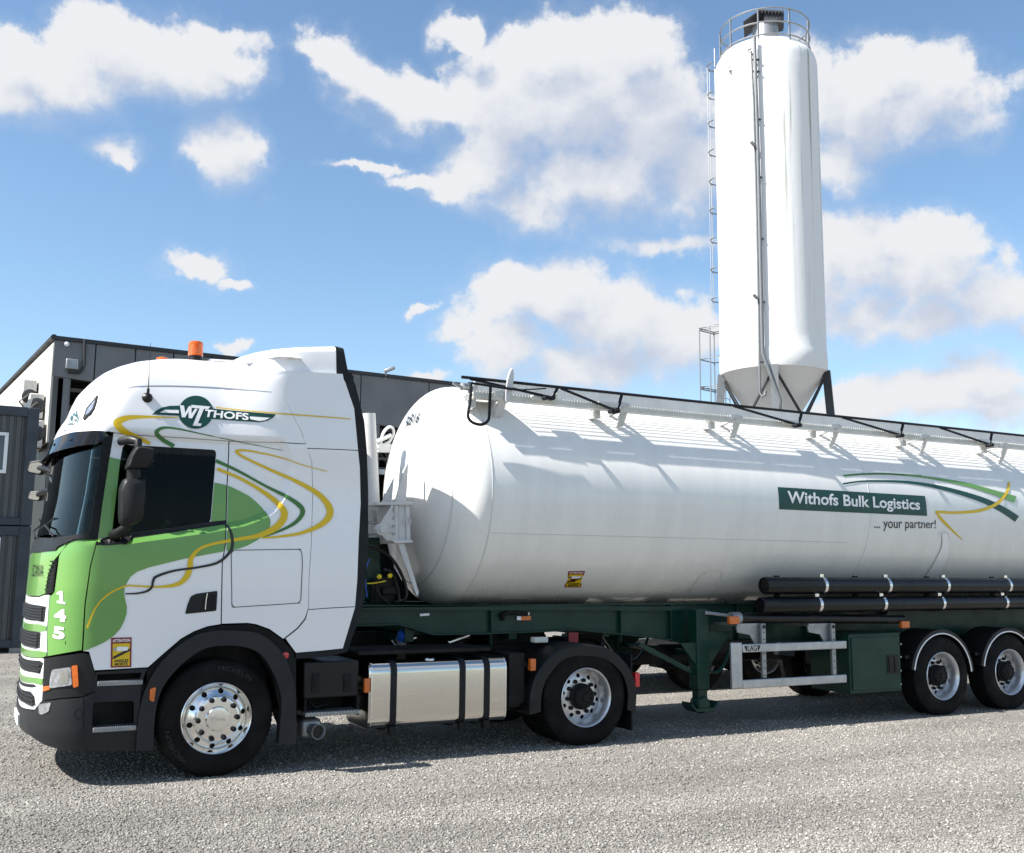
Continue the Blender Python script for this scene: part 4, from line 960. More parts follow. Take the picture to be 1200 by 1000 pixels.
# badge
BD = 'badge'
panel(BD, CABS, [(178.3, 485.8), (184, 480.6), (190, 477.6), (199, 475.8), (212, 475.4), (212, 487.4), (196, 486.6)], 'dark_green_film', TRA, off=.005, th=.002)
panel(BD, CABS, [(246, 478.6), (270, 481), (300, 483.6), (323.6, 485.6), (320, 489.6), (314, 493), (304, 495), (280, 493.4), (246, 490.8)], 'dark_green_film', TRA, off=.005, th=.002)
panel(BD, CABS, [(229.5+20.4*math.cos(t), 483.2+19.4*math.sin(t)) for t in np.linspace(0, 2*PI, 40)[:-1]], 'dark_green_film', TRA, off=.0065, th=.002)
for q in ([(187.5, 483.6), (193, 480.4), (209.6, 480.6), (209.6, 484.4)], [(292.6, 488.2), (316.6, 489.8), (311, 492.4), (304, 493.6), (293.6, 491.4)],
          [(224, 474.6), (246.6, 476.6), (244, 479.6), (239, 479.2), (232, 496), (236.4, 496.6), (235, 499.6), (226, 498.8), (234, 478.8), (225, 478)],
          [(211, 475), (215.6, 475.4), (217, 484), (221.4, 476), (224.6, 476.4), (224.4, 485), (228.6, 479), (231.6, 479.4), (225, 490.4), (221.2, 490), (221, 482.6), (216.8, 489.4), (213.2, 489), (211.6, 479)]):
    panel(BD, CABS, q, 'white_film', TRA, off=.0085, th=.002)
text('THOFS', quad(CABS, (238.6, 488.6), (291.4, 492.6), (240.6, 479.6), (291.4, 484.4), .009), 'white_film', TRA, bold=.028, cuts=3)
_q = quad(CABS, (66.6, 706.6), (76.4, 708.4), (66.6, 692), (76, 693.8), 0)
panel('lettering', CABS, [tuple(proj(_q(*p))) for p in ((.0, 0), (1, 0), (1, .17), (.76, .17), (.72, 1), (.42, 1), (0, .82), (0, .66), (.36, .72), (.34, .17), (.0, .17))], 'white_film', TRA, off=.004, th=.002)
text('4', quad(CABS, (63.2, 727.4), (77.6, 729.6), (63.6, 713), (77.2, 714.6), .005), 'white_film', TRA, bold=.045, cuts=3)
text('5', quad(CABS, (61.6, 748), (75.4, 750.4), (62.4, 733.8), (76, 735.4), .005), 'white_film', TRA, bold=.045, cuts=3)
a0, z0 = CABS.inv((37.4, 678)); a1, z1 = CABS.inv((50.6, 676)); zt = CABS.inv((50.6, 662))[1]
text('SCANIA', lambda u, v: CABS.P(a0+(a1-a0)*u, z1+(zt-z1)*v, .006), 'frame_black', TRA, bold=.0, cuts=2)
# small lettering on the roof front
for (q, w) in (((( 75, 506), (92, 494), (77, 499), (94, 487)), 'LITHOFS'), (((80, 497), (95, 486), (83, 487), (90, 481)), 'W')):
    text(w, quad(CABS, *q, .006), 'dark_green_film', TRA, bold=.02, cuts=2)
panel('position_lamp', CABS, [(96.6, 489.6), (105, 480), (113.4, 463), (110, 473), (106, 484), (98, 492.4)], 'black_plastic', TRA, off=.012, th=.02)
panel('roof_lamp', CABS, rounded([(97.2, 489.4), (101, 478), (114, 462.6), (110, 478), (104.6, 486)], 2), 'black_plastic', TRA, off=.014, th=.02, far=True)
panel('roof_lamp_lens', CABS, rounded([(99.6, 487), (102.6, 479), (111.4, 468), (108.6, 478), (104, 484)], 1.5), 'lamp_glass', TRA, off=.018, th=.01, far=True)
# groove moulding on the roof side
stroke(CABS, [(150, 456, .8), (157, 453.4, 1.4), (200, 452.6, 1.6), (260, 455, 1.6), (318, 459.6, 1)], 'grey_alu', TRA, off=.001, name='roof_groove', k=4)
# warning sticker
def sticker(surf, q, parent, off=.005):
    bl, br, tl, tr = [np.array(p, float) for p in q]
    at_ = lambda u, v: tuple((bl*(1-u)+br*u)*(1-v)+(tl*(1-u)+tr*u)*v)
    R_ = lambda u0, v0, u1, v1: [at_(u0, v0), at_(u1, v0), at_(u1, v1), at_(u0, v1)]
    o = panel('warning_sticker', surf, R_(0, 0, 1, 1), 'red_film', parent, off=off, th=.002, step=.2)
    panel('sticker_field', surf, R_(.08, .05, .92, .80), 'yellow_film', o, off=off+.002, th=.001, step=.2)
    panel('pictogram', surf, [at_(*p) for p in ((.10, .36), (.5, .50), (.92, .62), (.92, .54), (.5, .40), (.10, .28))], 'black_film', o, off=off+.004, th=.001, step=.2)
    panel('pictogram', surf, [at_(*p) for p in ((.22, .62), (.34, .70), (.86, .68), (.80, .56), (.3, .54))], 'white_film', o, off=off+.005, th=.001, step=.2)
    panel('pictogram', surf, R_(.12, .56, .28, .66), 'lamp_glass', o, off=off+.006, th=.001, step=.2)
    for w, a in (('ATTENTION', (.08, .85, .92, .95)), ('ANGLES', (.16, .17, .86, .27)), ('MORTS', (.20, .06, .82, .155))):
        text(w, quad(surf, at_(a[0], a[1]), at_(a[2], a[1]), at_(a[0], a[3]), at_(a[2], a[3]), off+.0045), 'white_film' if w == 'ATTENTION' else 'black_film', o, bold=.03, cuts=1)
sticker(CABS, ((129.8, 782.6), (153.8, 781.8), (130.2, 747.6), (154.4, 747)), TRA)
# door handle
DH = [(217, 719.8), (219.6, 709), (223.7, 699), (230, 696), (254.9, 692.5), (253.6, 716)]
panel('door_handle', CABS, rounded(DH, 2), 'black_plastic', dr, off=.006, th=.01)
panel('handle_grip', CABS, rounded([(239.6, 699), (252.4, 696.6), (252, 713.6), (238.6, 715)], 2), 'frame_black', dr, off=.022, th=.014)
stroke(CABS, [(243, 695.5, 1), (241.6, 704, 1), (240.6, 714.5, 1)], 'polished_alu', dr, off=.024, name='handle_trim')

# ---- mirrors
def rbox(m, pl, axis_y0, axis_y1, scale_back=.9):
    n = len(pl); c = sum((np.array(p) for p in pl))/n
    A = []
    for t, s in ((0, .80), (.12, .93), (.3, 1), (.75, 1), (1, scale_back)):
        y = axis_y0+(axis_y1-axis_y0)*t; A.append([np.array([c[0]+(p[0]-c[0])*s, y, c[2]+(p[2]-c[2])*s]) for p in pl])
    v = [p for r in A for p in r]; f = []
    for i in range(len(A)-1):
        for j in range(n): f.append((i*n+j, i*n+(j+1) % n, (i+1)*n+(j+1) % n, (i+1)*n+j))
    f += [tuple(range(n))[::-1], tuple((len(A)-1)*n+j for j in range(n))]; m.add(v, f)
up_ = rounded([(147.2, 550), (153, 533.5), (159.5, 523), (168, 522.5), (181.8, 525.5), (182, 531.5), (176, 548), (166, 550.4)], 4, 5)
lo_ = rounded([(146.2, 559.8), (171.4, 559.4), (171.8, 580), (170, 604), (165.6, 611), (152, 617.6), (141.6, 615), (140.4, 604), (141, 572)], 5, 5)
def mirrors(far):
    M_ = bpy.data.objects.new('x', None)
    fy = (lambda y: 2.5-y) if far else (lambda y: y)
    U = [at(p, 'y', -.22) for p in up_]; Lo = [at(p, 'y', -.22) for p in lo_]
    m = MB(); rbox(m, U, fy(-.25), fy(-.06)); rbox(m, Lo, fy(-.25), fy(-.05)); h = m.build('side_mirror', 'black_plastic', TRA, smooth=60)
    m = MB(); cx = at((160, 555), 'y', -.16)
    m.tube([(cx[0]-.02, fy(-.15), cx[2]+.06), (cx[0]-.02, fy(-.15), cx[2]-.06)], .06, 14); m.build('mirror_joint', 'black_plastic', h); m = MB()
    a = at((157, 516.5), 'y', -.12); m.tube([(a[0]-.09, fy(.03), a[2]), (a[0]-.02, fy(-.08), a[2]+.01), (a[0]+.03, fy(-.16), a[2]-.01), (a[0]+.03, fy(-.17), a[2]-.08)], [.035, .04, .035, .03], 12); m.build('mirror_arm', 'black_plastic', h, smooth=50); m = MB()
    b = at((140, 620), 'y', -.1); m.tube([(b[0]-.02, fy(.03), b[2]-.05), (b[0]+.0, fy(-.06), b[2]-.03), (b[0]+.08, fy(-.15), b[2]+.04)], [.05, .04, .035], 12)
    m.build('mirror_arm', 'black_plastic', h, smooth=50)
    for q, in ((up_,), (lo_,)):
        A = np.array([at(p, 'y', -.16) for p in q]); x1 = A[:, 0].max(); z0, z1 = A[:, 2].min()+.03, A[:, 2].max()-.03
        m = MB(); m.box(x1-.07, x1-.045, min(fy(-.22), fy(-.09)), max(fy(-.22), fy(-.09)), z0+.03, z1-.03); m.build('mirror_face', 'mirror_glass', h, bevel=.003)
mirrors(False); mirrors(True)
stroke(CABS, [(112, 637, 4), (130, 636, 6), (145, 633.6, 4.5), (154, 629.6, 3)], 'black_plastic', TRA, off=.012, name='mirror_mount', k=3)
panel('mirror_mount', CABS, [(116, 634), (131, 631), (154, 627.6), (153, 634.6), (148, 637.6), (123, 639)], 'black_plastic', TRA, off=.02, th=.03)
# front mirrors on the far side reaching forward
for (u0, v0, w, h) in ((41.5, 548.5, 21, 17), (40.5, 581.5, 17.5, 12)):
    c0 = at((u0, v0), 'y', 2.78); k = proj(c0); s = 1/ (F_PX/np.linalg.norm(c0-CAM))
    m = MB(); pl = rounded([(-.5, -.30), (.35, -.5), (.5, .3), (.30, .5), (-.35, .40)], .2, 4)
    P_ = [np.array([c0[0]+.02, c0[1]-p[0]*w*s*1.05, c0[2]+p[1]*h*s]) for p in pl]
    P_ = [np.array([c0[0], c0[1], c0[2]])+CR*p[0]*w*s+CU*p[1]*h*s for p in pl]
    m.prism(P_, Vector(CV)*.09); hm = m.build('front_mirror', 'black_plastic', TRA, bevel=.012)
    P2_ = [c0+(p-c0)*.74-CV*.010 for p in P_]; m = MB(); m.prism(P2_, Vector(CV)*.006); m.build('mirror_face', 'mirror_glass', hm)
    m = MB(); e = CABS.P(-PI+.55, min(2.72, c0[2]+.03), .0); m.tube([c0+CV*.05, (c0+e)/2+np.array([-.02, 0, .03]), e], .028, 8); m.build('mirror_arm', 'black_plastic', hm)
# door window reflections of the far side are left to the glass

# ---- roof fittings
b0 = at((228.5, 426), 'y', .62); S1 = F_PX/((b0-CAM)@CV)
def beacon(x, y, z, h=.17):
    m = MB(); m.lathe([(.0, 0), (.085, 0), (.085, .03), (.066, .045), (.062, .10), (.0, .10)], (x, y, z), (0, 0, 1), 28); o = m.build('beacon', 'black_plastic', TRA)
    m = MB(); m.lathe([(.062, .10)]+[(.070-(k%2)*.0035, .105+k*.0075) for k in range(15)]+[(.062, .235), (.045, .243), (0, .245)], (x, y, z), (0, 0, 1), 28); m.build('beacon_lens', 'beacon_orange', o)
    m = MB(); m.lathe([(0, .11), (.03, .11), (.035, .17), (.02, .21), (0, .215)], (x, y, z), (0, 0, 1), 16); m.build('beacon_reflector', 'orange_lens', o)
zz = proj((b0[0], .62, b0[2])); beacon(b0[0], .62, b0[2]-.03)
b1 = at((190.5, 425.5), 'y', 1.9); beacon(b1[0], 1.9, b1[2]-.185)
a = CABS.inv((172.5, 466.5)); base = CABS.P(*a); tip = at((176.5, 402), 'y', base[1]-.03)
m = MB(); nrm = CABS.normal(*a); m.lathe([(.045, 0), (.045, .012), (.03, .03), (.012, .04), (0, .042)], base, nrm, 20); m.tube([base+nrm*.02, base+nrm*.04+np.array([0, 0, .07])], .012, 8)
m.tube([base+nrm*.04+np.array([0, 0, .06]), (base+nrm*.04)*.5+tip*.5, tip], [.0045, .003, .002], 6); m.build('aerial', 'black_plastic', TRA)

# ---- chassis of the tractor
m = MB()
for y in (.80, 1.62): m.box(-.9, 4.45, y, y+.08, .72, .99)
for x in (.9, 1.6, 2.4, 3.1, 3.78, 4.3): m.box(x-.05, x+.05, .85, 1.65, .76, .95)
m.box(4.42, 4.47, .7, 1.8, .70, 1.0)
m.tube([(-.9, 1.25, .62), (.6, 1.25, .62)], .24, 12); m.box(-.3, .7, .9, 1.6, .5, 1.1)
m.tube([(3.79, .3, .5), (3.79, 2.2, .5)], .09, 12); m.lathe([(0, -.2), (.15, -.17), (.22, 0), (.15, .17), (0, .2)], (3.79, 1.25, .5), (0, 1, 0), 16); m.tube([(.0, .3, .48), (.0, 2.2, .48)], .06, 10); m.tube([(.7, 1.25, .6), (3.6, 1.25, .55)], .06, 10)
m.build('chassis_frame', 'frame_black', TRA, bevel=.006)
# catwalk plate behind the cab
A, B_ = at((408, 764), 'y', .12), at((574, 764.5), 'y', .12)
m = MB(); m.box(A[0]+.1, B_[0], .10, .82, .985, 1.01)
for k in range(13): m.box(A[0]+.1, B_[0], .10+k*.055, .11+k*.055, 1.01, 1.017)
m.build('catwalk', 'frame_black', TRA)
m = MB(); m.box(1.2, 3.1, 1.95, 2.0, .85, 1.22); m.box(1.2, 3.0, 1.2, 1.25, .9, 1.13); m.build('gap_blocker', 'frame_black', TRA)  # black plates added to keep sunlit gravel from showing through the frame gap
# fifth wheel
m = MB(); m.lathe([(.0, 0), (.42, 0), (.45, .03), (.42, .05), (0, .05)], (3.35, 1.25, 1.10), (0, 0, 1), 32); m.box(3.1, 3.6, .85, 1.65, .97, 1.1); m.build('fifth_wheel', 'frame_black', TRA, bevel=.01)
# battery box + step
A, B_ = at((357, 776), 'y', .04), at((420, 816), 'y', .04)
m = MB(); m.box(A[0], B_[0], .045, .60, B_[2], A[2]); bx = m.build('battery_box', 'black_plastic', TRA, bevel=.015)
m = MB()
for u0 in (370, 407): 
    c0 = at((u0, 799), 'y', .04); m = MB(); m.box(c0[0]-.035, c0[0]+.035, .03, .06, c0[2]-.09, c0[2]+.07); m.box(c0[0]-.018, c0[0]+.018, .02, .04, c0[2]-.05, c0[2]+.01)
    m.build('box_latch', 'frame_black', bx, bevel=.004)
A, B_ = at((358, 836), 'y', .03), at((421, 842), 'y', .03); m = MB(); m.box(A[0], B_[0], .03, .28, A[2]-.035, A[2])
for k in range(16): x = A[0]+.02+(B_[0]-A[0]-.04)*k/15; m.box(x-.006, x+.006, .022, .26, A[2]-.03, A[2]+.006)
m.build('side_step', 'steel_galv', TRA, bevel=.003)
A = at((357, 818), 'y', .1); m = MB(); m.box(A[0], A[0]+.02, .1, .5, A[2]-.18, A[2]); m.box(A[0]+.5, A[0]+.53, .1, .5, A[2]-.18, A[2]); m.box(A[0], A[0]+.55, .5, .53, A[2]-.2, A[2]); m.tube([(A[0]+.05, .2, A[2]-.03), (A[0]+.12, .16, A[2]-.1), (A[0]+.25, .2, A[2]-.08)], .02, 6); m.build('box_bracket', 'frame_black', TRA)
# exhaust silencer
c0 = at((366, 856), 'y', .12); m = MB(); m.box(c0[0]-.10, c0[0]+.10, .14, .75, c0[2]-.075, c0[2]+.10); sil = m.build('silencer', 'steel_galv', TRA, bevel=.045, seg=4)
c1 = at((373.5, 858), 'y', .02); m = MB(); m.lathe([(.052, -.2), (.068, -.02), (.070, 0), (.064, .002), (.056, -.01), (.05, -.12), (0, -.12)], (c1[0], c1[1]+.0, c1[2]), (.15, -1, -.02), 28); m.build('exhaust_pipe', 'pipe_grey', sil); m = MB(); m.lathe([(0, -.03), (.056, -.03), (.056, -.012)], (c1[0], c1[1]+.0, c1[2]), (.15, -1, -.02), 24); m.build('exhaust_bore', 'dark_hole', sil)
# fuel tank
FA, FB = at((431, 812), 'y', .05), at((594.5, 806), 'y', .05); FT, FO = at((500, 773.5), 'y', .09)[2], at((500, 849.5), 'y', .12)[2]
def tank_section(y0, y1, z0, z1, r, k=5):
    return rounded([(y0, z0), (y1, z0), (y1, z1), (y0, z1)], r, k)
sec = tank_section(.03, .68, FO, FT, .11, 6)
m = MB(); xs = [FA[0]+.0, FA[0]+.02, FB[0]-.02, FB[0]]; cy, cz_ = .355, (FO+FT)/2
rows = []
for x, s in ((FA[0], .80), (FA[0]+.006, .96), (FA[0]+.025, 1), (FB[0]-.025, 1), (FB[0]-.006, .96), (FB[0], .80)): rows.append([(x, cy+(p[0]-cy)*s, cz_+(p[1]-cz_)*s) for p in sec])
n = len(sec); v = [p for r in rows for p in r]; f = [(i*n+j, i*n+(j+1) % n, (i+1)*n+(j+1) % n, (i+1)*n+j) for i in range(len(rows)-1) for j in range(n)]+[tuple(range(n)), tuple(5*n+j for j in range(n))]
m.add(v, f); ft = m.build('fuel_tank', 'brushed_alu', TRA, smooth=30)
def hoop(x0, x1, grow, nm, mt, parent):
    s_ = [(cy+(p[0]-cy)*(1+grow/.325), cz_+(p[1]-cz_)*(1+grow/((FT-FO)/2))) for p in sec]; m = MB(); A = [(x0, a, b) for a, b in s_]; B_ = [(x1, a, b) for a, b in s_]
    n = len(A); I = [(x0, cy+(a-cy)*.95, cz_+(b-cz_)*.95) for a, b in s_]; J = [(x1, cy+(a-cy)*.95, cz_+(b-cz_)*.95) for a, b in s_]
    m.add(A+B_, [(i, (i+1) % n, n+(i+1) % n, n+i) for i in range(n)]); m.add(A+I, [(i, (i+1) % n, n+(i+1) % n, n+i) for i in range(n)]); m.add(B_+J, [(i, (i+1) % n, n+(i+1) % n, n+i) for i in range(n)])
    return m.build(nm, mt, parent, smooth=40)
for u0 in (461.6, 542.4, 571):
    x = at((u0, 810), 'y', .02)[0]; hoop(x-.030, x+.030, .010, 'tank_strap', 'rubber_seal', ft)
    m = MB(); m.box(x-.03, x+.03, .02, .09, FO-.06, FO+.02); m.box(x-.035, x+.035, .3, .8, FO-.05, FO-.01); m.build('strap_bracket', 'frame_black', ft, bevel=.006)
for x in (FA[0]+.028, FB[0]-.03): hoop(x-.006, x+.006, .006, 'tank_seam', 'polished_alu', ft)
c0 = at((500, 775), 'y', .2); m = MB(); m.lathe([(.0, .05), (.05, .05), (.06, .04), (.06, 0), (.075, -.01)], (c0[0], .16, FT-.02), (0, -.4, 1), 24); m.build('filler_cap', 'polished_alu', ft)
c0 = at((430.6, 803.5), 'y', .02); m = MB(); m.box(c0[0]-.03, c0[0]+.02, .01, .05, c0[2]-.065, c0[2]+.065); m.build('marker_lamp', 'orange_lens', TRA, bevel=.006)
# far-side tank, tank top and air reservoirs seen above the fuel tank
m = MB(); m.box(1.25, 2.3, 1.85, 2.45, .45, .98); m.build('fuel_tank', 'brushed_alu', TRA, bevel=.08, seg=4)
for (u0, v0) in ((472, 744), (624, 762), (609, 775.6)):
    c0 = at((u0, v0), 'y', .7); m = MB(); m.lathe([(0, .03), (.05, .025), (.055, 0), (.055, -.05), (0, -.05)], c0, (0, -.6, .8), 18); m.build('reservoir_cap', 'blue_cap', TRA)
    m = MB(); m.tube([c0+np.array([0, .04, -.03]), c0+np.array([.02, .1, -.25])], .055, 12); m.build('reservoir', 'grey_alu', TRA)
for (u0, v0) in ((470, 753), (533, 750)):
    c0 = at((u0, v0), 'y', 1.0); m = MB(); m.tube([c0+np.array([-.1, 0, -.03]), c0+np.array([.16, 0, .05])], .06, 14); m.build('air_tank', 'polished_alu', TRA, bevel=.01)
c0 = at((624.2, 779), 'y', .05); m = MB(); m.box(c0[0]-.03, c0[0]+.03, .03, .09, c0[2]-.06, c0[2]+.06); m.build('marker_lamp', 'orange_lens', TRA, bevel=.006)
m = MB(); m.box(2.92, 3.1, .1, .75, .45, .95); m.tube([(3.0, .12, .55), (3.0, .6, .55)], .14, 16); m.tube([(3.1, .1, .85), (3.25, .15, .7), (3.1, .2, .6)], .02, 6); m.box(2.85, 3.3, .35, .8, .35, .60)
m.build('air_equipment', 'frame_black', TRA, bevel=.02)
# drive-wheel fenders
def fender(outer, y0, wdt, matn, nm, parent, th=.012, lipw=.03, plane=None, side_w=.045, inner_u=None):
    O = [at(p, 'y', y0) for p in outer]; m = MB(); c = np.array([sum(p[0] for p in O)/len(O), 0, .48])
    I = []
    for p in O:
        d = np.array([p[0]-c[0], 0, p[2]-c[2]]); l = np.linalg.norm(d); I.append(p-d/l*side_w)
    O2 = [p+np.array([0, wdt, 0]) for p in O]; Oi = [p+np.array([0, 0, -th]) for p in O]; O2i = [p+np.array([0, 0, -th]) for p in O2]
    r = .02
    Os = [p+np.array([0, r, 0]) for p in O]; Om = []
    for p in O:
        d = np.array([p[0]-c[0], 0, p[2]-c[2]]); l = np.linalg.norm(d); Om.append(p-d/l*r)
    m.strip(Os, O2); m.strip(Om, Os); m.strip(I, Om); Ii = [p+np.array([0, th, 0]) for p in I]; m.strip(Ii, I)
    Oj = []
    for p in O:
        d = np.array([p[0]-c[0], 0, p[2]-c[2]]); l = np.linalg.norm(d); Oj.append(p-d/l*(r+th)+np.array([0, th, 0]))
    m.strip(Oj, Ii); m.strip([p+np.array([0, wdt-th, 0]) for p in Oj], Oj)
    return m.build(nm, matn, parent, smooth=45)
dfo = cr([(621.6, 838), (622.6, 815), (627, 797), (636, 781), (650, 765), (665, 757.4), (682, 754.8), (705, 757.2), (722, 765), (736, 779), (743.5, 794), (747, 813), (745.6, 835)], 5)
fd = fender(dfo, .0, .62, 'black_plastic', 'rear_fender', TRA, side_w=.12)
fo2 = fd.data.copy(); fo2.transform(Matrix.Translation((0, 2.5, 0)) @ Matrix.Diagonal((1, -1, 1, 1))); fo2.flip_normals(); o2 = bpy.data.objects.new('rear_fender', fo2); COL.objects.link(o2); o2.parent = fd.parent; o2.location = fd.location
A, B_ = at((729, 822), 'y', .03), at((745.6, 856), 'y', .03)
for y in (.03, 1.86): m = MB(); m.box(B_[0]-.06, B_[0]-.045, y, y+.6, B_[2], .9); m.build('mud_flap', 'rubber_seal', TRA)
c0 = at((747.4, 797), 'y', .03); m = MB(); m.box(c0[0]-.03, c0[0]+.03, .03, .22, c0[2]-.075, c0[2]+.075); m.build('tail_lamp', 'red_lens', TRA, bevel=.008)
c0 = at((334, 768), 'y', .05); m = MB(); m.lathe([(0, .03), (.03, .02), (.03, 0)], c0, (0, -1, 0), 12); m.build('reflector', 'red_lens', TRA)
# air and light lines between tractor and trailer
for pts, r, mt in (([(426, 641), (440, 643), (455, 651), (468, 668), (476, 690), (474, 703), (462, 706)], .018, 'hose'), ([(450, 668), (460, 672), (466, 690), (468, 704)], .015, 'hose'), ([(430, 684), (440, 683.4), (452, 681)], .007, 'yellow_knob'), ([(433, 655), (428, 672), (430, 700)], .007, 'blue_cap'), ([(440, 688), (446, 700), (456, 708)], .012, 'hose')):
    m = MB(); m.tube([at(p, 'y', .75) for p in cr(pts, 5)], r, 8); m.build('air_hose', mt, TRA)
for p in ((444.5, 676), (457, 675)):
    c0 = at(p, 'y', .72); m = MB(); m.lathe([(0, .03), (.018, .025), (.026, .01), (.026, -.01), (.014, -.03), (.014, -.06), (0, -.06)], c0, (-.3, -1, .1), 12); m.build('hose_coupling', 'yellow_knob', TRA)
c0 = at((452, 695), 'y', .8); m = MB(); m.box(c0[0]-.12, c0[0]+.1, .8, 1.1, c0[2]-.1, c0[2]+.15); m.box(c0[0]-.05, c0[0]+.14, .76, .9, c0[2]-.02, c0[2]+.06); m.build('valve_block', 'frame_black', TRA, bevel=.01)

FW = wheel_proto(make_front_wheel()); FW.name = 'wheel'
put_wheel(FW, 0, -.0, .495, TRA, rot=.1)
tw = text('MICHELIN', lambda u, v: np.array([-(.405+.04*v)*math.sin((.5-u)*.75-.25), -.0075, (.405+.04*v)*math.cos((.5-u)*.75-.25)]), 'tyre_mark', None, name='tyre_lettering', cuts=1); tw.parent = FW
tw2 = text('MICHELIN', lambda u, v: np.array([-(.405+.04*v)*math.sin((.5-u)*.75+PI-.9), -.0075, (.405+.04*v)*math.cos((.5-u)*.75+PI-.9)]), 'tyre_mark', None, name='tyre_lettering', cuts=1); tw2.parent = FW
hc = text('SCANIA', lambda u, v: np.array([-.065+.13*u, -.054, -.014+.028*v]), 'grey_alu', None, name='cap_lettering', cuts=1); hc.parent = FW
RW = wheel_proto(make_rear_wheel())
put_wheel(RW, 3.785, -.0, .485, TRA, rot=.2)
FW2 = put_wheel(FW, 0, 2.5, .495, TRA, far=True)
def copyw(x, y, z, par_, far=False, rot=0, proto=None): return put_wheel(proto or RW, x, y, z, par_, far, rot)
_used.add(RW.name); _used.add(FW.name)
copyw(3.785, .66, .485, TRA, far=True); copyw(3.785, 2.5, .485, TRA, far=True); copyw(3.785, 1.84, .485, TRA)

# ================================================================== silo tank trailer
TRL = thing('tank_trailer', 'long white silo tank trailer on dark green chassis, coupled behind the green and white lorry', 'trailer', (7.5, 1.25, 0))
XE = 13.1
m = MB()
prof = [(TR*t, TX0-CAPD*max(0., 1-t**2.2)**(1/2.2)) for t in np.sin(np.linspace(0, PI/2, 26))]+[(TR, x) for x in np.arange(TX0+.3, XE, .6)]+[(TR, XE), (TR*.9, XE+.3), (TR*.5, XE+.5), (0, XE+.55)]
m.lathe(prof, (0, TY, TZ), (1, 0, 0), 96)
tank = m.build('tank', 'tank_white', TRL, smooth=50)
def hoopx(x, r, R=TR, nm='weld_seam', mt='tread_white', a0=0, a1=2*PI):
    m = MB(); m.lathe([(R-.004, -r), (R+.003, -r*.5), (R+.003, r*.5), (R-.004, r)], (x, TY, TZ), (1, 0, 0), 96, a0=a0, a1=a1); return m.build(nm, mt, tank)
hoopx(TX0, .012)
for x in (8.02,): hoopx(x, .006)
# knuckle line on the dished end
ts = .80
pts = [CAP.P(a, ts, .003) for a in np.linspace(-2.2, .1, 30)]
m = MB(); m.tube(pts, .008, 6); m.build('weld_seam', 'tread_white', tank)
# longitudinal weld, low on the flank
m = MB(); b = TANK.inv((700, 628))[1]; m.tube([TANK.P(x, b, .0) for x in np.arange(2.7, 8.0, .5)], .004, 5); m.build('weld_seam', 'tread_white', tank)
# half-round reinforcement plates above the chassis
for pts in ([(545, 709), (552, 700), (562, 693.5), (574, 691), (583, 693), (588, 701)], [(622, 701), (628, 694.5), (637, 691.4), (648, 692), (656, 700), (655, 707)], [(797, 708), (810, 690), (820, 676), (832, 668.6), (843, 670), (846, 676), (840, 690), (828, 706)], [(1085, 680), (1092, 672), (1098, 664)]):
    stroke(TANK, [(*p, .9) for p in pts], 'walk_white', tank, off=.004, name='weld_seam', k=4)
for q in ([(586, 701.4), (622, 701.4)], [(587, 707.6), (611, 707.6)]):
    stroke(TANK, [(*q[0], 1.6), ((q[0][0]+q[1][0])/2, q[0][1], 1.6), (*q[1], 1.6)], 'white_film', tank, off=.004, name='weld_seam', k=2)
# saddle band
stroke(TANK, [(1107, 625, 6), (1108, 640, 8), (1104, 654, 11), (1097, 668, 12), (1088, 682, 12)], 'white_paint', tank, off=.014, name='saddle_band', k=5)
stroke(TANK, [(1100, 628, 1), (1104, 622.4, 1), (1111, 624, 1), (1113.6, 630, 1)], 'white_paint', tank, off=.01, name='saddle_band', k=5)
# lettering
panel('name_board', TANK, [(911.5, 570.9), (1084, 581.4), (1086.6, 604.8), (913.3, 597)], 'dark_green_film', tank, off=.005, th=.002, step=.08)
text('Withofs Bulk Logistics', quad(TANK, (922.8, 594.2), (1078.4, 601.6), (922.6, 575.2), (1077.4, 585.4), .009), 'white_film', tank, bold=.022, cuts=5)
text('... your partner!', quad(TANK, (1024.6, 623), (1096.6, 622.4), (1024.6, 606.6), (1096.6, 609.4), .006), 'black_film', tank, cuts=4)
LV2 = 'livery_stripe'
stroke(TANK, [(988, 557.6, 2), (1013, 555.6, 2), (1038, 555.4, 2), (1062, 556.8, 2.2), (1080, 558.2, 2.4)], 'mid_green', tank, off=.005, name=LV2)
stroke(TANK, [(1060, 556.6, 1.6), (1093, 560.4, 2.6), (1133, 568, 4.4), (1162, 576.4, 5.6), (1190, 585.6, 8)], 'green_paint', tank, off=.006, name=LV2)
stroke(TANK, [(988, 567.2, 2), (1008, 564.4, 2), (1029, 563.8, 2.2), (1066, 565.4, 3), (1106, 572.4, 4.4), (1147, 584.4, 6), (1173, 596.2, 7.2), (1192, 608.4, 8)], 'dark_green_film', tank, off=.005, name=LV2)
stroke(TANK, [(1182.8, 565, 2.6), (1180, 577, 3.2), (1168, 590.6, 3.8), (1147, 598.6, 3.6), (1120, 600.8, 3), (1104, 600.2, 3), (1097, 599.6, 2.4)], 'yellow_film', tank, off=.008, name=LV2)
stroke(TANK, [(1096.8, 599.2, 2.2), (1103.5, 608.6, 3), (1114.7, 620.2, 2.2), (1128, 632.6, .8)], 'yellow_film', tank, off=.008, name=LV2)
sticker(TANK, ((661.4, 688.6), (680.6, 688.6), (666.4, 669.8), (685.6, 669.6)), TRL)
text('R816', quad(CAP, (474, 503), (489.6, 495.6), (476, 490), (493, 483.6), .012), 'black_film', tank, cuts=2, shear=.2, bold=.012)

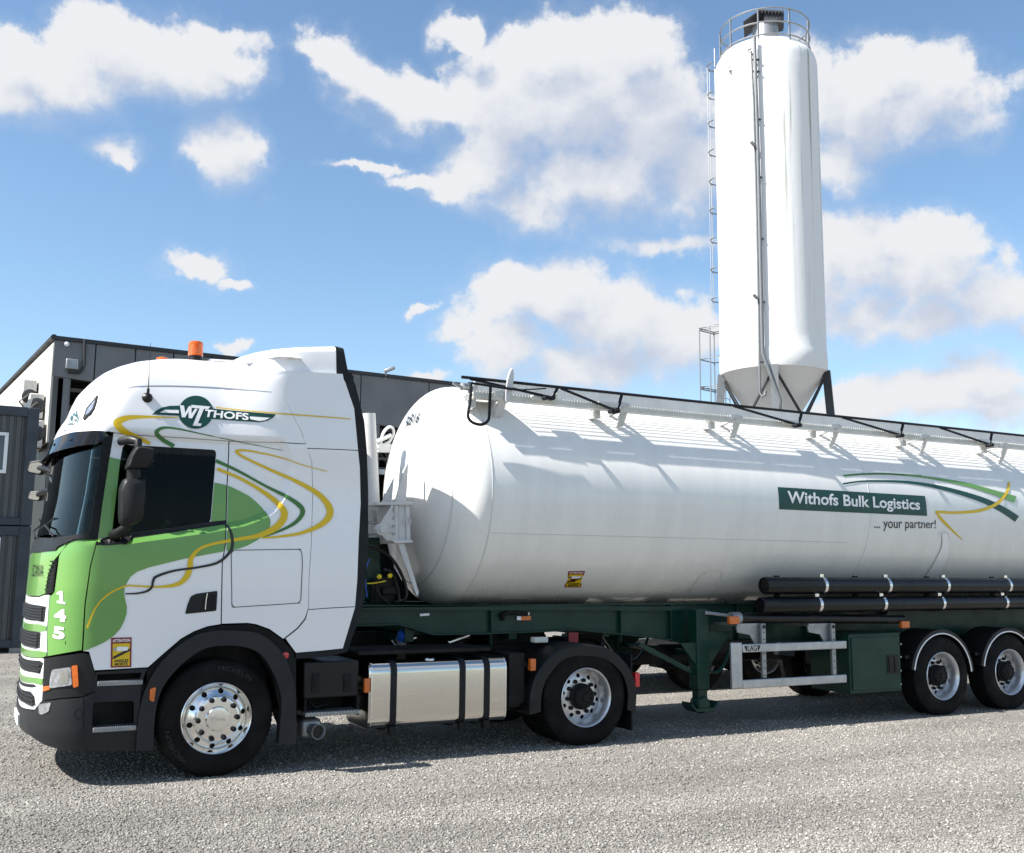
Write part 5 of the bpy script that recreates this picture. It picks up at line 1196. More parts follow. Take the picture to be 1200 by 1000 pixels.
# ---- walkway on top
WY0, WY1, WZ = .15, .52, 3.612
m = MB(); X0, X1 = 2.95, 13.0
m.add([(X0, WY0+.02, WZ), (X1, WY0+.02, WZ), (X1, WY1, WZ), (X0, WY1, WZ)], [(0, 1, 2, 3)]); wk = m.build('walkway', 'perforated_plate', TRL)
m = MB(); m.box(2.50, X1, WY0, WY0+.012, WZ-.045, WZ+.0); m.box(2.50, X1, WY0, WY0+.05, WZ-.058, WZ-.046); m.box(X0-.45, X0-.02, WY0+.012, WY1, WZ-.012, WZ-.002); m.build('walkway_edge', 'walk_white', wk)
m = MB(); saw = []; x = 2.50
while x < X1: saw += [(x, WY0-.006, WZ+.001), (x+.006, WY0-.006, WZ+.016), (x+.020, WY0-.006, WZ+.016), (x+.026, WY0-.006, WZ+.001)]; x += .036
m.strip(saw, [(p[0], p[1], WZ-.02) for p in saw]); m.strip([(p[0], p[1]+.006, p[2]) for p in saw], saw); m.build('walkway_teeth', 'walk_white', wk, smooth=0)
m = MB(); _tb = at((557, 450), 'y', .56)[0]; m.box(_tb, X1, .56, .575, WZ-.02, 3.838); m.build('toe_board', 'tread_white', TRL)
ry = .13
ra = at((541, 442), 'y', ry); rb_ = at((1198, 510.6), 'y', ry); RZ = (ra[2]+rb_[2])/2
m = MB(); m.tube([(ra[0], ry, ra[2]), (rb_[0]+1.5, ry, rb_[2]+.0)], .0165, 10); m.tube([(ra[0]+.3, .60, 3.79), (13, .60, 3.79)], .012, 6); m.build('hand_rail', 'rubber_seal', TRL)
def at_x(x, y, z): return np.array([x, y, z])
for (u0, u1, v1) in ((551, 646, 466), (657, 722, 481.6), (740, 800, 489), (860, 935, 498), (987, 1055, 510), (1101, 1160, 521)):
    a = at((u0, 441.5+(u0-541)*.104), 'y', ry); b_ = at((u1, v1), 'y', ry-.03)
    if u0 == 740: continue
    m = MB(); m.bar((a[0], ry, RZ-.01), b_, .014, .026); m.bar(b_+np.array([.0, 0, .0]), b_+np.array([-.12, -.12, -.03]), .022, .026); m.tube([b_+np.array([0, -.05, -.01]), b_+np.array([0, .06, -.01])], .024, 10); m.tube([b_+np.array([-.13, -.14, -.03]), b_+np.array([-.13, -.06, -.03])], .024, 10)
    m.tube([b_+np.array([.04, .03, .01]), (b_[0]+.10, ry, RZ)], .018, 8); m.build('rail_strut', 'rubber_seal', TRL)
    m = MB(); m.box(b_[0]-.2, b_[0]+.06, ry-.01, ry+.12, WZ-.03, WZ+.03); m.tube([b_+np.array([.06, .02, .06]), b_+np.array([.1, .1, .02])], .03, 8); m.build('rail_bracket', 'walk_white', TRL, bevel=.008)
for (tp, bt) in (((591, 461), (583, 489)), ((734, 474), (725, 501)), ((866, 488), (857, 514)), ((983, 499), (973, 522.6)), ((1087, 511), (1078, 532.4)), ((1180, 521), (1171, 542.4))):
    b_ = TANK.P(*TANK.inv(bt), .01); a = at(tp, 'y', WY0-.02)
    m = MB(); m.bar(a, b_, .10, .02, up=(0, -1, .6)); m.bar(a+np.array([-.02, 0, 0]), a+np.array([-.40, .14, -.07]), .035, .05); m.bar(a+np.array([0, 0, .0]), (a[0], WY1, WZ-.06), .04, .04)
    m.box(a[0]-.34, a[0]-.27, WY0+.10, WY0+.25, WZ-.14, WZ-.05); m.build('walkway_bracket', 'tread_white', TRL)
# oval end plate and black loop at the head of the walkway
c0 = at((597.5, 452), 'y', .10); m = MB(); m.prism([c0+np.array([a*.45+b*.16, 0, b]) for a, b in [(.085*math.cos(t), .19*math.sin(t)) for t in np.linspace(0, 2*PI, 24)[:-1]]], (0, .03, 0)); m.build('end_plate', 'tread_white', TRL, bevel=.006)
lp = [(552, 449), (551, 470), (548.4, 486), (551, 493), (558, 497), (566, 497.4), (572, 493), (573.4, 486), (574, 470), (575, 452)]
m = MB(); m.tube([at(p, 'y', .06) for p in cr(lp, 4)], .016, 8); a = at((552, 449), 'y', .06); m.tube([a, at((606, 457), 'y', .06)], .014, 6); m.build('climbing_loop', 'rubber_seal', TRL)
m = MB(); a = at((541, 453), 'y', .3); m.tube([a, a+np.array([.2, .1, .02])], .04, 10); m.tube([a+np.array([.12, .05, -.06]), a+np.array([.2, .05, .08])], .03, 8); m.tube([at((531, 449), 'y', .3), at((545, 456), 'y', .3)], .016, 6); m.build('hose_connector', 'steel_galv', TRL)
m = MB(); m.tube([at(p, 'y', .12) for p in ((590, 455), (612, 457), (640, 455.5), (688, 457))][:3], .008, 6); m.build('cable', 'hose', TRL)
# ---- tank support at the front
D = lambda p, y: at(p, 'y', y)
m = MB()
m.prism([D(p, .62) for p in ((441, 588.5), (484, 588.5), (484, 592), (441, 592))], (0, .5, 0))                       # upper shelf
m.prism([D(p, .64) for p in ((462, 592), (467, 592), (467, 634), (462, 634))], (0, .5, 0)); m.prism([D(p, .64) for p in ((475, 592), (480, 592), (481.6, 634), (476.6, 634))], (0, .5, 0))
m.prism([D(p, .66) for p in ((467, 592), (476, 592), (477, 634), (467, 634))], (0, .02, 0))
m.prism([D(p, .60) for p in ((458, 633), (484, 633), (484, 636), (464, 637))], (0, .5, 0))
m.prism([D(p, .62) for p in ((443, 618), (459, 592), (461, 592), (463, 634), (454, 634), (446, 626))], (0, .02, 0))
m.prism([D(p, .60) for p in ((444, 619), (460, 613), (460, 615.5), (446, 622))], (0, .05, 0)); m.prism([D(p, .60) for p in ((446, 622), (462, 620.5), (462, 623), (447, 625))], (0, .05, 0))
m.prism([D(p, .64) for p in ((466, 637), (474, 637), (491, 694), (490, 699), (487.6, 697))], (0, .02, 0))
m.prism([D(p, .75) for p in ((447, 590), (459, 590), (462, 560), (456, 572))], (0, .03, 0)); m.prism([D(p, .68) for p in ((463, 588.6), (476, 588.6), (479, 540), (473, 552))], (0, .03, 0))
sp = m.build('tank_support', 'tread_white', TRL, bevel=.005)
m = MB(); c0 = D((447.5, 620.5), .58); m.lathe([(0, .03), (.035, .03), (.035, .01), (.06, .005), (.06, -.06), (0, -.06)], c0, (0, -1, 0), 24); m.build('pivot_pin', 'tread_white', sp)
for k in range(4):
    c0 = D((461.4, 598+k*9.4), .615); m = MB(); m.lathe([(0, .012), (.014, .012), (.014, 0)], c0, (0, -1, 0), 10); m.build('bolt', 'steel_galv', sp)
m = MB(); c0 = D((477, 611), .63); m.lathe([(.045, 0), (.045, .012), (.035, .012), (.035, 0)], c0, (0, -1, 0), 18); m.build('pad_eye', 'tread_white', sp)
# telescopic tipping ram
a, b_ = D((436.5, 611), 1.25), D((432, 485), 1.25)
m = MB(); R_ = [(.095, 0), (.095, .05), (.088, .06), (.086, 1.2), (.080, 1.21), (.072, 1.36), (.070, 1.4), (.0, 1.41)]
m.tube([a, a+(b_-a)*.5, b_], [.088, .082, .074], 24); m.build('tipping_ram', 'tread_white', TRL, smooth=50)
m = MB(); m.prism([D(p, 1.1) for p in ((428, 612), (443, 612), (446, 619), (446, 626), (430, 628))], (0, .3, 0)); m.build('ram_foot', 'tread_white', TRL, bevel=.008); m = MB(); m.prism([D(p, .9) for p in ((428, 615), (447, 616), (447, 625), (428, 626))], (0, .03, 0)); m.build('ram_cradle', 'tread_white', TRL, bevel=.008)
m = MB(); m.prism([D(p, .95) for p in ((428, 630), (446, 630), (448, 705), (428, 705))], (0, .6, 0)); m.build('bellows', 'chassis_green', TRL, bevel=.02)
# looped pipe rail on the far side of the cap
m = MB(); m.tube([D(p, 1.9) for p in cr([(446, 520), (449, 508), (455, 501), (460, 502), (461, 509), (456, 518), (447, 527)], 5)], .018, 8); m.tube([D(p, 1.9) for p in ((441, 518), (458, 510))], .025, 8); m.tube([D(p, 1.9) for p in ((442, 526), (455, 519))], .02, 8); m.box(*(lambda c: (c[0]-.05, c[0]+.12, 1.88, 1.95, c[2]-.07, c[2]+.03))(D((448, 523), 1.9)))
m.build('pipe_rail', 'tread_white', TRL)

# ---- chassis
bt = [(425, 708.5), (470, 709), (900, 710.8)]
m = MB(); FY = .62
zt_ = D((600, 710), FY)[2]
low_px = [(425, 733), (465, 731.5), (480, 736), (504.5, 743.5), (560, 742.6), (621.7, 740.6), (669, 737.6), (720, 742.4), (780, 749.4), (806, 754)]
for y in (FY, 1.80):
    L = [D(p, FY) for p in low_px]; xl = L[-1][0]
    poly = [np.array([L[0][0]-.25, y, zt_])]+[np.array([p[0], y, p[2]]) for p in [np.array([L[0][0]-.25, 0, L[0][2]])]+L]+[np.array([9.0, y, .93]), np.array([12.9, y, .95]), np.array([12.9, y, zt_])]
    m.prism(poly, (0, .012, 0))
    # bottom and top flange
    for i in range(1, len(poly)-2):
        p, q = poly[i], poly[i+1]; m.bar((p[0], y-.035+.04, p[2]), (q[0]+.003, y-.035+.04, q[2]), .13, .018)
    m.box(L[0][0]-.25, 12.9, y-.06, y+.07, zt_-.006, zt_+.014)
    for x in (2.95, 4.6, 5.3, 6.3, 7.4): m.box(x, x+.012, y-.055, y, .98, zt_)
for x in np.arange(2.0, 12.8, 1.2): m.box(x, x+.1, FY+.02, 1.79, 1.05, 1.3)
m.box(2.0, 4.4, .7, 1.72, 1.12, 1.15)
ch = m.build('chassis', 'chassis_green', TRL, bevel=.004)
m = MB(); m.prism([D(p, FY-.06) for p in ((425, 709), (806, 711), (806, 716), (425, 715))], (0, .05, 0)); m.build('top_rail', 'chassis_green', ch)
def plate(q, y, nm, mt, th=.012, parent=None, off=0): m = MB(); m.prism([D(p, y) for p in q], (0, th, 0)); return m.build(nm, mt, parent or TRL, bevel=.002)
plate([(492, 719.6), (503, 718.8), (503.6, 721.4), (492.4, 722.4)], FY-.02, 'type_plate', 'white_film')
plate([(612, 718.2), (620.6, 717.8), (620.6, 721), (612, 721.4)], FY-.03, 'type_plate', 'white_film'); m = MB(); m.tube([D(p, FY-.05) for p in ((588, 721.6), (596, 718), (618, 719.4))], .02, 8); m.tube([D(p, FY-.03) for p in ((588.4, 719), (590, 727))], .025, 8); m.build('valve_lever', 'frame_black', TRL)
plate([(606, 722.4), (611, 722.4), (611, 727), (606, 727)], FY-.03, 'reflector', 'white_film'); o = plate([(611, 722.4), (622.4, 722), (622.4, 727), (611, 727.4)], FY-.035, 'marker_lamp', 'orange_lens', .03)
sticker(Plane('y', FY-.04, -1), ((666.4, 753), (677.6, 753), (666.4, 741.4), (677.6, 741.4)), TRL, off=-.004)
m = MB(); m.box(*(lambda a, b: (a[0], b[0], .35, .45, b[2], a[2]))(D((624, 747), .4), D((640, 753), .4))); m.build('coupling_plate', 'walk_white', TRL, bevel=.01)
# landing gear (two legs)
for y, k in ((.30, 0), (1.95, 1)):
    a, b_ = D((816.5, 720), .30), D((838, 814), .30); x0, x1 = a[0], a[0]+.175; m = MB()
    m.box(x0, x1, y, y+.16, b_[2]+.06, zt_-.05); m.box(x0+.02, x1-.02, y+.02, y+.14, .26, .7)
    lg = m.build('landing_leg', 'chassis_green', TRL, bevel=.012)
    m = MB(); cx = (x0+x1)/2; c0 = (cx, y+.08, .22); 
    m.lathe([(0, -.09), (.08, -.085), (.105, -.04), (.105, .04), (.08, .085), (0, .09)], (cx, y+.08, .285), (0, 1, 0), 20); m.prism([(cx-.185, y-.02, .27), (cx-.185, y-.02, .32), (cx-.13, y-.02, .25), (cx+.13, y-.02, .25), (cx+.185, y-.02, .32), (cx+.185, y-.02, .27), (cx+.12, y-.02, .205), (cx-.12, y-.02, .205)], (0, .20, 0))
    m.build('leg_foot', 'chassis_green', lg, bevel=.006)
    m = MB(); m.bar((x0-.75, y+.1, .98), (x0+.05, y+.1, .62), .05, .05); m.tube(cr([(x1, y+.02, .66), (x1+.10, y+.0, .64), (x1+.22, y+.0, .74), (x1+.34, y, .98)], 4), .02, 6); m.prism([(x0-.22, y+.02, .98), (x0, y+.02, .98), (x0, y+.02, .72)], (0, .03, 0)); m.prism([(x1, y+.02, 1.1), (x1+.35, y+.02, 1.1), (x1, y+.02, .7)][::-1], (0, .02, 0))
    m.box(x0-.02, x1+.02, y-.012, y, .72, .745); m.build('leg_brace', 'chassis_green', lg)
m = MB(); m.tube([(D((826, 760), .3)[0], .4, .85), (D((826, 760), .3)[0], 2.0, .85)], .03, 8); m.build('cross_shaft', 'chassis_green', TRL)
# dotted bracket plate seen behind the leg
plate([(848, 753), (862, 753), (860, 770), (852, 768)], .9, 'spring_hanger', 'walk_white')
# side guard
SG = Plane('y', .0)
A = lambda u, v: D((u, v), .0)
m = MB(); a, b_ = A(857, 761), A(993, 756.5)
def guard_bar(uv0, uv1, hpx): 
    p, q = A(*uv0), A(*uv1); h = hpx*1.0/ (F_PX/(((p+q)/2-CAM)@CV)); z = (p[2]+q[2])/2
    m.box(p[0], q[0], .0, .035, z-h/2, z+h/2)
guard_bar((870.5, 759.6), (992.6, 756.2), 9.4); guard_bar((870.5, 800.6), (992.8, 797), 9.8)
p, q = A(857, 755), A(870.6, 807.4); m.box(p[0], q[0]+.002, -.003, .038, q[2]+.005, p[2]+.015)
sg = m.build('side_guard', 'grey_alu', TRL, bevel=.012, seg=3)
for u0 in (898.6, 980.6):
    m = MB(); c0 = A(u0, 770); zt2, zb2 = A(u0, 731)[2], A(u0, 795)[2]; m.box(c0[0]-.03, c0[0]+.03, .04, .075, zb2, zt2+.0)
    m.build('guard_post', 'steel_galv', TRL, bevel=.004)
    m = MB(); 
    for k in range(8): z = zb2+.03+(zt2-zb2-.05)*k/7; m.tube([(c0[0], .036, z), (c0[0], .042, z)], .008, 8)
    m.tube([(c0[0], .03, zt2-.04), (c0[0], .05, zt2-.04)], .02, 8)
    m.build('post_holes', 'dark_hole', TRL)
    m = MB(); q2 = [(c0[0]-.36, .10, zt2-.02), (c0[0]+.02, .10, zt2-.02), (c0[0]+.02, .10, zt2-.30), (c0[0]-.07, .10, zt2-.26), (c0[0]-.16, .10, zt2-.13), (c0[0]-.34, .10, zt2-.10)]; m.prism(q2, (0, .02, 0)); m.box(c0[0]-.35, c0[0]+.04, .09, .5, zt2-.03, zt2+.0); m.build('guard_bracket', 'steel_galv', TRL)
text('LAG', quad(Plane('y', -.001), (876.4, 763.4), (887, 763), (876.4, 756.6), (887, 756.2), 0), 'black_film', TRL, bold=.02, cuts=1)
for q in ([(872.2, 757.2), (875.6, 757), (875.6, 763), (874.4, 763)], [(888, 756.4), (891.4, 756.2), (889.4, 762.2), (888, 762.4)]):
    o = panel('emblem', Plane('y', -.002), q, 'black_film', TRL, th=.0015, step=.2)
# dark green locker
a, b_ = A(996, 744.6), A(1058.5, 812); X0_, X1_ = a[0], b_[0]+.0
Z1, Z0 = A(1027, 743.5)[2], A(1027, 812)[2]
m = MB(); m.box(X0_, X1_, .02, .68, Z0, Z1); m.box(X0_-.01, X1_+.01, .01, .70, Z1-.008, Z1+.012)
lk = m.build('storage_locker', 'chassis_green', TRL, bevel=.008)
m = MB(); m.box(X0_+.03, X1_-.03, .004, .022, Z0+.035, Z1-.035); ld = m.build('locker_door', 'chassis_green', lk, bevel=.006)
c0 = A(1046.5, 778.6); m = MB(); m.box(c0[0]-.10, c0[0]+.10, -.004, .006, c0[2]-.115, c0[2]+.115)
m.box(c0[0]-.075, c0[0]-.02, -.014, 0, c0[2]-.09, c0[2]+.09); m.box(c0[0]+.02, c0[0]+.075, -.014, 0, c0[2]-.09, c0[2]+.09); m.build('locker_latch', 'black_plastic', ld, bevel=.004)
m = MB()
for v_ in (755, 770, 786, 802): c1 = A(1055.8, v_); m.tube([(c1[0], -.004, c1[2]), (c1[0], .01, c1[2])], .012, 8)
m.build('hinge_bolts', 'steel_galv', ld)
# black hose tubes with clamps
for (p0, rr, cl) in (((900.5, 686.5), 10.2, (968, 1043, 1111, 1184)), ((895.5, 709.6), 9.4, (962, 1037.5, 1106, 1180))):
    a = D(p0, -.0); s = F_PX/((a-CAM)@CV); r = rr/s; yc = r-.02; z = a[2]
    m = MB(); m.lathe([(r*.86, .02), (r*.9, 0), (r, .015), (r, 1), (r, 6.6)], (a[0], yc, z), (1, 0, 0), 32); m.lathe([(0, .02), (r*.88, .02)], (a[0], yc, z), (1, 0, 0), 32); tb = m.build('hose_tube', 'hose', TRL)
    for u_ in cl:
        x = D((u_, p0[1]+3), 0)[0]; m = MB(); m.lathe([(r+.001, -.022), (r+.007, -.022), (r+.007, .022), (r+.001, .022)], (x, yc, z), (1, 0, 0), 32); m.box(x-.03, x+.03, yc-.02, yc+.02, z+r, z+r+.035); m.build('tube_clamp', 'polished_alu', tb)
m = MB(); m.box(5.8, 12.5, .16, .20, 1.43, 1.46); 
for x in (6.6, 7.9, 9.2, 10.5, 11.8): m.box(x, x+.06, .1, .62, 1.30, 1.36); m.box(x, x+.06, .22, .26, 1.3, 1.75)
m.build('tube_carrier', 'frame_black', TRL)
a = D((866, 724.4), .12); b_ = D((1058, 726), .12); m = MB(); m.tube([a, b_], .055, 16); m.tube(cr([(7.2, .2, 1.28), (7.8, .14, 1.24), (8.4, .2, 1.3)], 5), .035, 8); m.build('air_pipe', 'hose', TRL)
m = MB(); m.tube([a+np.array([-.12, 0, 0]), a+np.array([.0, 0, 0])], .07, 16); m.tube([D((826, 718), .3), D((850, 721), .2), D((866, 724), .15)], .02, 6); m.build('pipe_coupling', 'steel_galv', TRL)
for p in ((861.6, 727), (1062, 732)): c0 = D(p, .05); m = MB(); m.box(c0[0]-.08, c0[0]+.06, .04, .10, c0[2]-.045, c0[2]+.045); m.build('marker_lamp', 'orange_lens', TRL, bevel=.012)
# axles and running gear
for x in (9.18, 10.49, 11.8):
    m = MB(); m.tube([(x, .3, .49), (x, 2.2, .49)], .075, 14); m.box(x-.55, x+.15, .75, .85, .50, .66); m.box(x-.55, x+.15, 1.65, 1.75, .50, .66); m.build('axle', 'frame_black', TRL, bevel=.006)
    for y in (.8, 1.7): m = MB(); m.tube([(x+.15, y, .55), (x+.15, y, .95)], .13, 16); m.build('air_spring', 'tyre', TRL); m = MB(); m.box(x-.65, x-.45, y-.08, y+.08, .52, 1.0); m.build('axle_hanger', 'frame_black', TRL, bevel=.006)
for p, q, r in (((5.4, .95, .78), (6.4, .95, .78), .14), ((6.2, 1.5, .78), (7.4, 1.5, .78), .15)): m = MB(); m.tube([p, q], r, 18); m.build('air_reservoir', 'frame_black', TRL, bevel=.02)
m = MB(); m.box(5.9, 6.6, .55, .7, .82, .98); m.build('brake_valve', 'frame_black', TRL, bevel=.01)
m = MB(); m.box(7.5, 12.7, .35, .95, 1.30, 1.36); m.build('mud_shield', 'frame_black', TRL)
_n = 0
for x in (9.18, 10.49, 11.8):
    copyw(x, -.0, .488, TRL, rot=.3+_n); copyw(x, 2.5, .488, TRL, far=True, rot=.7); _n += .5
def arc_pts(x, r, a0, a1, n=22): return [np.array([x+r*math.cos(t), 0, .49+r*math.sin(t)]) for t in np.linspace(a0, a1, n)]
for x in (9.18, 10.49, 11.8):
    for far in (0, 1):
        m = MB(); r = .585
        mv = lambda P, y: [np.array([p[0], (2.5-y) if far else y, p[2]]) for p in P]
        a0, a1 = rad(170), rad(4)
        m.strip(mv(arc_pts(x, r, a0, a1), .0), mv(arc_pts(x, r, a0, a1), .42)); m.strip(mv(arc_pts(x, r-.05, a0, a1), .0), mv(arc_pts(x, r, a0, a1), .0)); m.strip(mv(arc_pts(x, r-.05, a0, a1), .41), mv(arc_pts(x, r-.05, a0, a1), .0))
        mf = m.build('mudguard', 'black_plastic', TRL)
        if not far:
            m = MB(); m.tube([np.array([p[0], -.004, p[2]]) for p in arc_pts(x, r-.052, a0, a1, 30)], .009, 6); m.build('mudguard_trim', 'white_film', mf)
            m = MB(); m.box(x-.62, x-.52, .05, .35, .72, .76); m.build('mudguard_clip', 'black_plastic', mf)

# ================================================================== storage silo
dd = ray(906, 430); sc0 = CAM+dd*30.8; SX, SY = sc0[0], sc0[1]
SILO = thing('storage_silo', 'tall white cylindrical silo with cone bottom and railed top, standing behind the tank', 'silo', (SX, SY, 0))
def spx(u, v): 
    d = ray(u, v); t = ((np.array([SX, SY, 0])-CAM)[:2]@CV[:2])/(d[:2]@CV[:2]); return CAM+d*t
def half(u0, u1, v): return abs((spx(u1, v)-spx(u0, v))@CR)/2
zb_, zs_, ztp = spx(908, 441)[2], spx(901, 66)[2], spx(900, 50)[2]
zb_ = spx(909, 440)[2]
ztc = spx(900, 70)[2]
Rb, Rt_ = half(848.6, 970.6, 440), half(841.4, 958.6, 100)
SR = (Rb+Rt_)/2
vd = Vector((SX-CAM[0], SY-CAM[1], 0)).normalized(); rt = Vector((vd.y, -vd.x, 0))
zt0 = ztc
m = MB(); pr = [(.25, zb_-2.0), (.28, zb_-1.95), (SR-.06, zb_-.02), (SR+.0, zb_+.0), (SR+.012, zb_+.02), (SR+.012, zb_+.55), (SR-.004, zb_+.60)]+[(SR-.004, z) for z in np.arange(zb_+1, zt0-.6, .8)]+[(SR-.004, zt0-.46), (SR-.02, zt0-.32), (SR-.06, zt0-.19), (SR-.12, zt0-.09), (SR-.18, zt0-.05), (SR-.19, zt0+.04), (SR-.24, zt0+.06), (0, zt0+.14)]
m.lathe(pr, (0, 0, 0), (0, 0, 1), 96); body = m.build('silo_body', 'silo_white', None, smooth=40); body.location = (SX, SY, 0); body.rotation_euler = (0, 0, 2.1); bpy.context.view_layer.update(); body.parent = SILO; body.location = (0, 0, 0)
SP = lambda right, near, z: Vector((SX, SY, 0))+rt*right-vd*near+Vector((0, 0, z))      # right / towards the yard / up
# filter housing on the roof
m = MB(); m.lathe([(.0, 0), (.40, 0), (.40, 1.02), (0, 1.02)], SP(.03, .0, zt0+.05), (0, 0, 1), 24); m.build('filter_housing', 'steel_galv', SILO)
zf = zt0+1.1; m = MB()
m.prism([SP(-.62, .5, zf-.05), SP(-.62, -.5, zf-.05), SP(-.10, -.5, zf+.28), SP(-.10, .5, zf+.28)], Vector((0, 0, .03))); m.prism([SP(-.10, .5, zf+.26), SP(-.10, -.5, zf+.26), SP(.60, -.5, zf+.12), SP(.60, .5, zf+.12)], Vector((0, 0, .05)))
m.box(0, 0, 0, 0, 0, 0) if False else None
for k in range(7): m.bar(SP(-.05+k*.1, .5, zf+.22-k*.02), SP(-.05+k*.1, -.5, zf+.22-k*.02), .03, .06)
m.prism([SP(.0, .42, zf-.1), SP(.58, .42, zf-.02), SP(.58, .42, zf+.12), SP(.0, .42, zf+.24)], -vd*-.8); m.build('filter_cover', 'panel_dark', SILO)
m = MB(); m.tube([SP(-.45, .1, zt0+.1), SP(-.35, .1, zt0+.7), SP(-.1, .1, zt0+1.0)], .06, 8); m.build('filter_pipe', 'panel_dark', SILO)
# top railing
rr = SR*.875
ringp = lambda r, z, a0, a1, n=48: [SP(r*math.cos(t), r*math.sin(t), z) for t in np.linspace(a0, a1, n)]
rl = []
m = MB()
for z in (zt0+.12, zt0+.52, zt0+.95): m.tube([SP(rr*math.cos(t), rr*math.sin(t), z) for t in np.arange(56)*2*PI/56], .024, 6, closed=True)
m.build('top_rail', 'steel_galv', SILO)
for k in range(9):
    t = .3+k*2*PI/9; m = MB(); m.bar(SP(rr*math.cos(t), rr*math.sin(t), zt0-.12), SP(rr*math.cos(t), rr*math.sin(t), zt0+.97), .05, .03); m.build('rail_post', 'steel_galv', SILO)
# ladder with cage on the left flank
LA = rad(33)
def LP(r, s_, z): return SP(-math.cos(LA)*(SR+r)-math.sin(LA)*s_*-1, -math.sin(LA)*(SR+r)-math.cos(LA)*s_, z)
m = MB()
for s_ in (-.22, .22): m.tube([LP(.18, s_, zb_-1.2), LP(.18, s_, zt0+.95)], .02, 6)
for z in np.arange(zb_-1.1, zt0, .3): m.tube([LP(.18, -.22, z), LP(.18, .22, z)], .012, 5)
for z in np.arange(zb_+.3, zt0, 2.2): m.tube([LP(.18, .2, z), LP(-.05, .2, z)], .018, 5); m.tube([LP(.18, -.2, z), LP(-.05, -.2, z)], .018, 5)
m.build('ladder', 'steel_galv', SILO)
m = MB()
for z in np.arange(zt0+.42, zb_+2.4, -.97): m.tube([LP(.18+.38*math.sin(t), .36*math.cos(t), z) for t in np.linspace(0, PI, 13)], .022, 5)
for t in (.9, PI/2, PI-.9): m.tube([LP(.18+.38*math.sin(t), .36*math.cos(t), zb_+2.35), LP(.18+.38*math.sin(t), .36*math.cos(t), zt0+.42)], .014, 5)
m.build('ladder_cage', 'steel_galv', SILO)
m = MB()
zq0, zq1 = spx(836, 446)[2], spx(836, 374)[2]
for z in (zq0, zq0+.06, (zq0+zq1)/2, zq1, zq1+.06): m.tube([LP(.85, .38, z), LP(.1, .38, z), LP(.1, -.38, z), LP(.85, -.38, z)], .02, 5, closed=True)
for a, b_ in ((.85, .38), (.85, -.38), (.45, .38), (.45, -.38)): m.tube([LP(a, b_, zq0-1.3), LP(a, b_, zq1+.06)], .02, 5)
m.build('ladder_platform', 'pipe_grey', SILO)
# fill pipe and cable down the front
def onf(u, v, n): # point on the silo front at pixel u, standing n off the surface
    p = spx(u, v); x = (Vector(p)-Vector((SX, SY, 0))).dot(rt); s = math.sqrt(max(0, (SR+n)**2-x*x)); 
    q = CAM+ray(u, v)*((((np.array([SX, SY, 0])-np.array(vd)*s)-CAM)[:2]@np.array(vd)[:2])/(ray(u, v)[:2]@np.array(vd)[:2])); return Vector(q)
m = MB(); P_ = [onf(u, v, .13) for u, v in ((884, 44), (885.2, 80), (888, 170), (891, 300), (893.4, 410), (893.8, 414))]; P_[0] = P_[1]+(P_[0]-P_[1])
m.tube(P_+[onf(905, 446, .13), onf(914, 468, .1), onf(914, 500, .0)], .052, 10); m.build('fill_pipe', 'pipe_grey', SILO)
m = MB(); m.tube([onf(u, v, .10) for u, v in ((880, 60), (883, 120), (886.6, 250), (889.4, 380), (890, 430), (890.4, 460), (893, 465), (896.6, 463), (897.4, 458))], .036, 8); m.build('vent_pipe', 'pipe_grey', SILO)
m = MB()
for v in (70, 84, 140, 208, 280, 354, 424): 
    for u in (885+(v-70)*.023,): m.tube([onf(u-3, v, .10), onf(u+5, v, .10)], .03, 6); m.tube([onf(u+2, v, .13), onf(u+2, v, -.04)], .02, 6)
m.build('pipe_clamp', 'panel_dark', SILO)
for (u, v) in ((881, 168), (884, 347)):
    m = MB(); m.tube([onf(u-1.4, v-2, .3), onf(u+3, v+3, .16)], .05, 8); m.build('flood_lamp', 'steel_galv', SILO)
m = MB(); m.tube([onf(876.6, 60, .1), onf(877, 75, .1)], .03, 6); m.tube([onf(876, 59, .1), onf(881, 57, .1)], .03, 6); m.tube([onf(852, 79, .1), onf(855, 83, .1)], .04, 6); m.tube([onf(852, 80, .1), onf(856, 79, .1)], .02, 6); m.build('lifting_eye', 'steel_galv', SILO)
# legs with braces
legs = [(-(SR-.05), .25), ((SR-.05), .25), (.03, SR*.97), (0, -SR*.97)]
for i, (a, b_) in enumerate(legs):
    k = 1.32 if abs(a) > .5 else 1.28
    m = MB(); m.bar(SP(a, b_, zb_+.02), SP(a*1.32 if i < 2 else a, b_*1.28, 0), .22, .22); m.box(0, 0, 0, 0, 0, 0) if False else None
    m.build('silo_leg', 'pipe_grey' if i != 1 else 'panel_dark', SILO)
for i, j in ((2, 0), (2, 1), (0, 3), (1, 3)):
    a, b_ = legs[i], legs[j]; 
    for p, q in ((a, b_), (b_, a)):
        f_ = (zb_-3.1)/zb_; e = 1+(.30*(1-f_)); m = MB(); m.bar(SP(p[0], p[1], zb_-.05), SP(q[0]*e, q[1]*e, zb_-3.0), .055, .055); m.build('silo_brace', 'panel_dark', SILO)

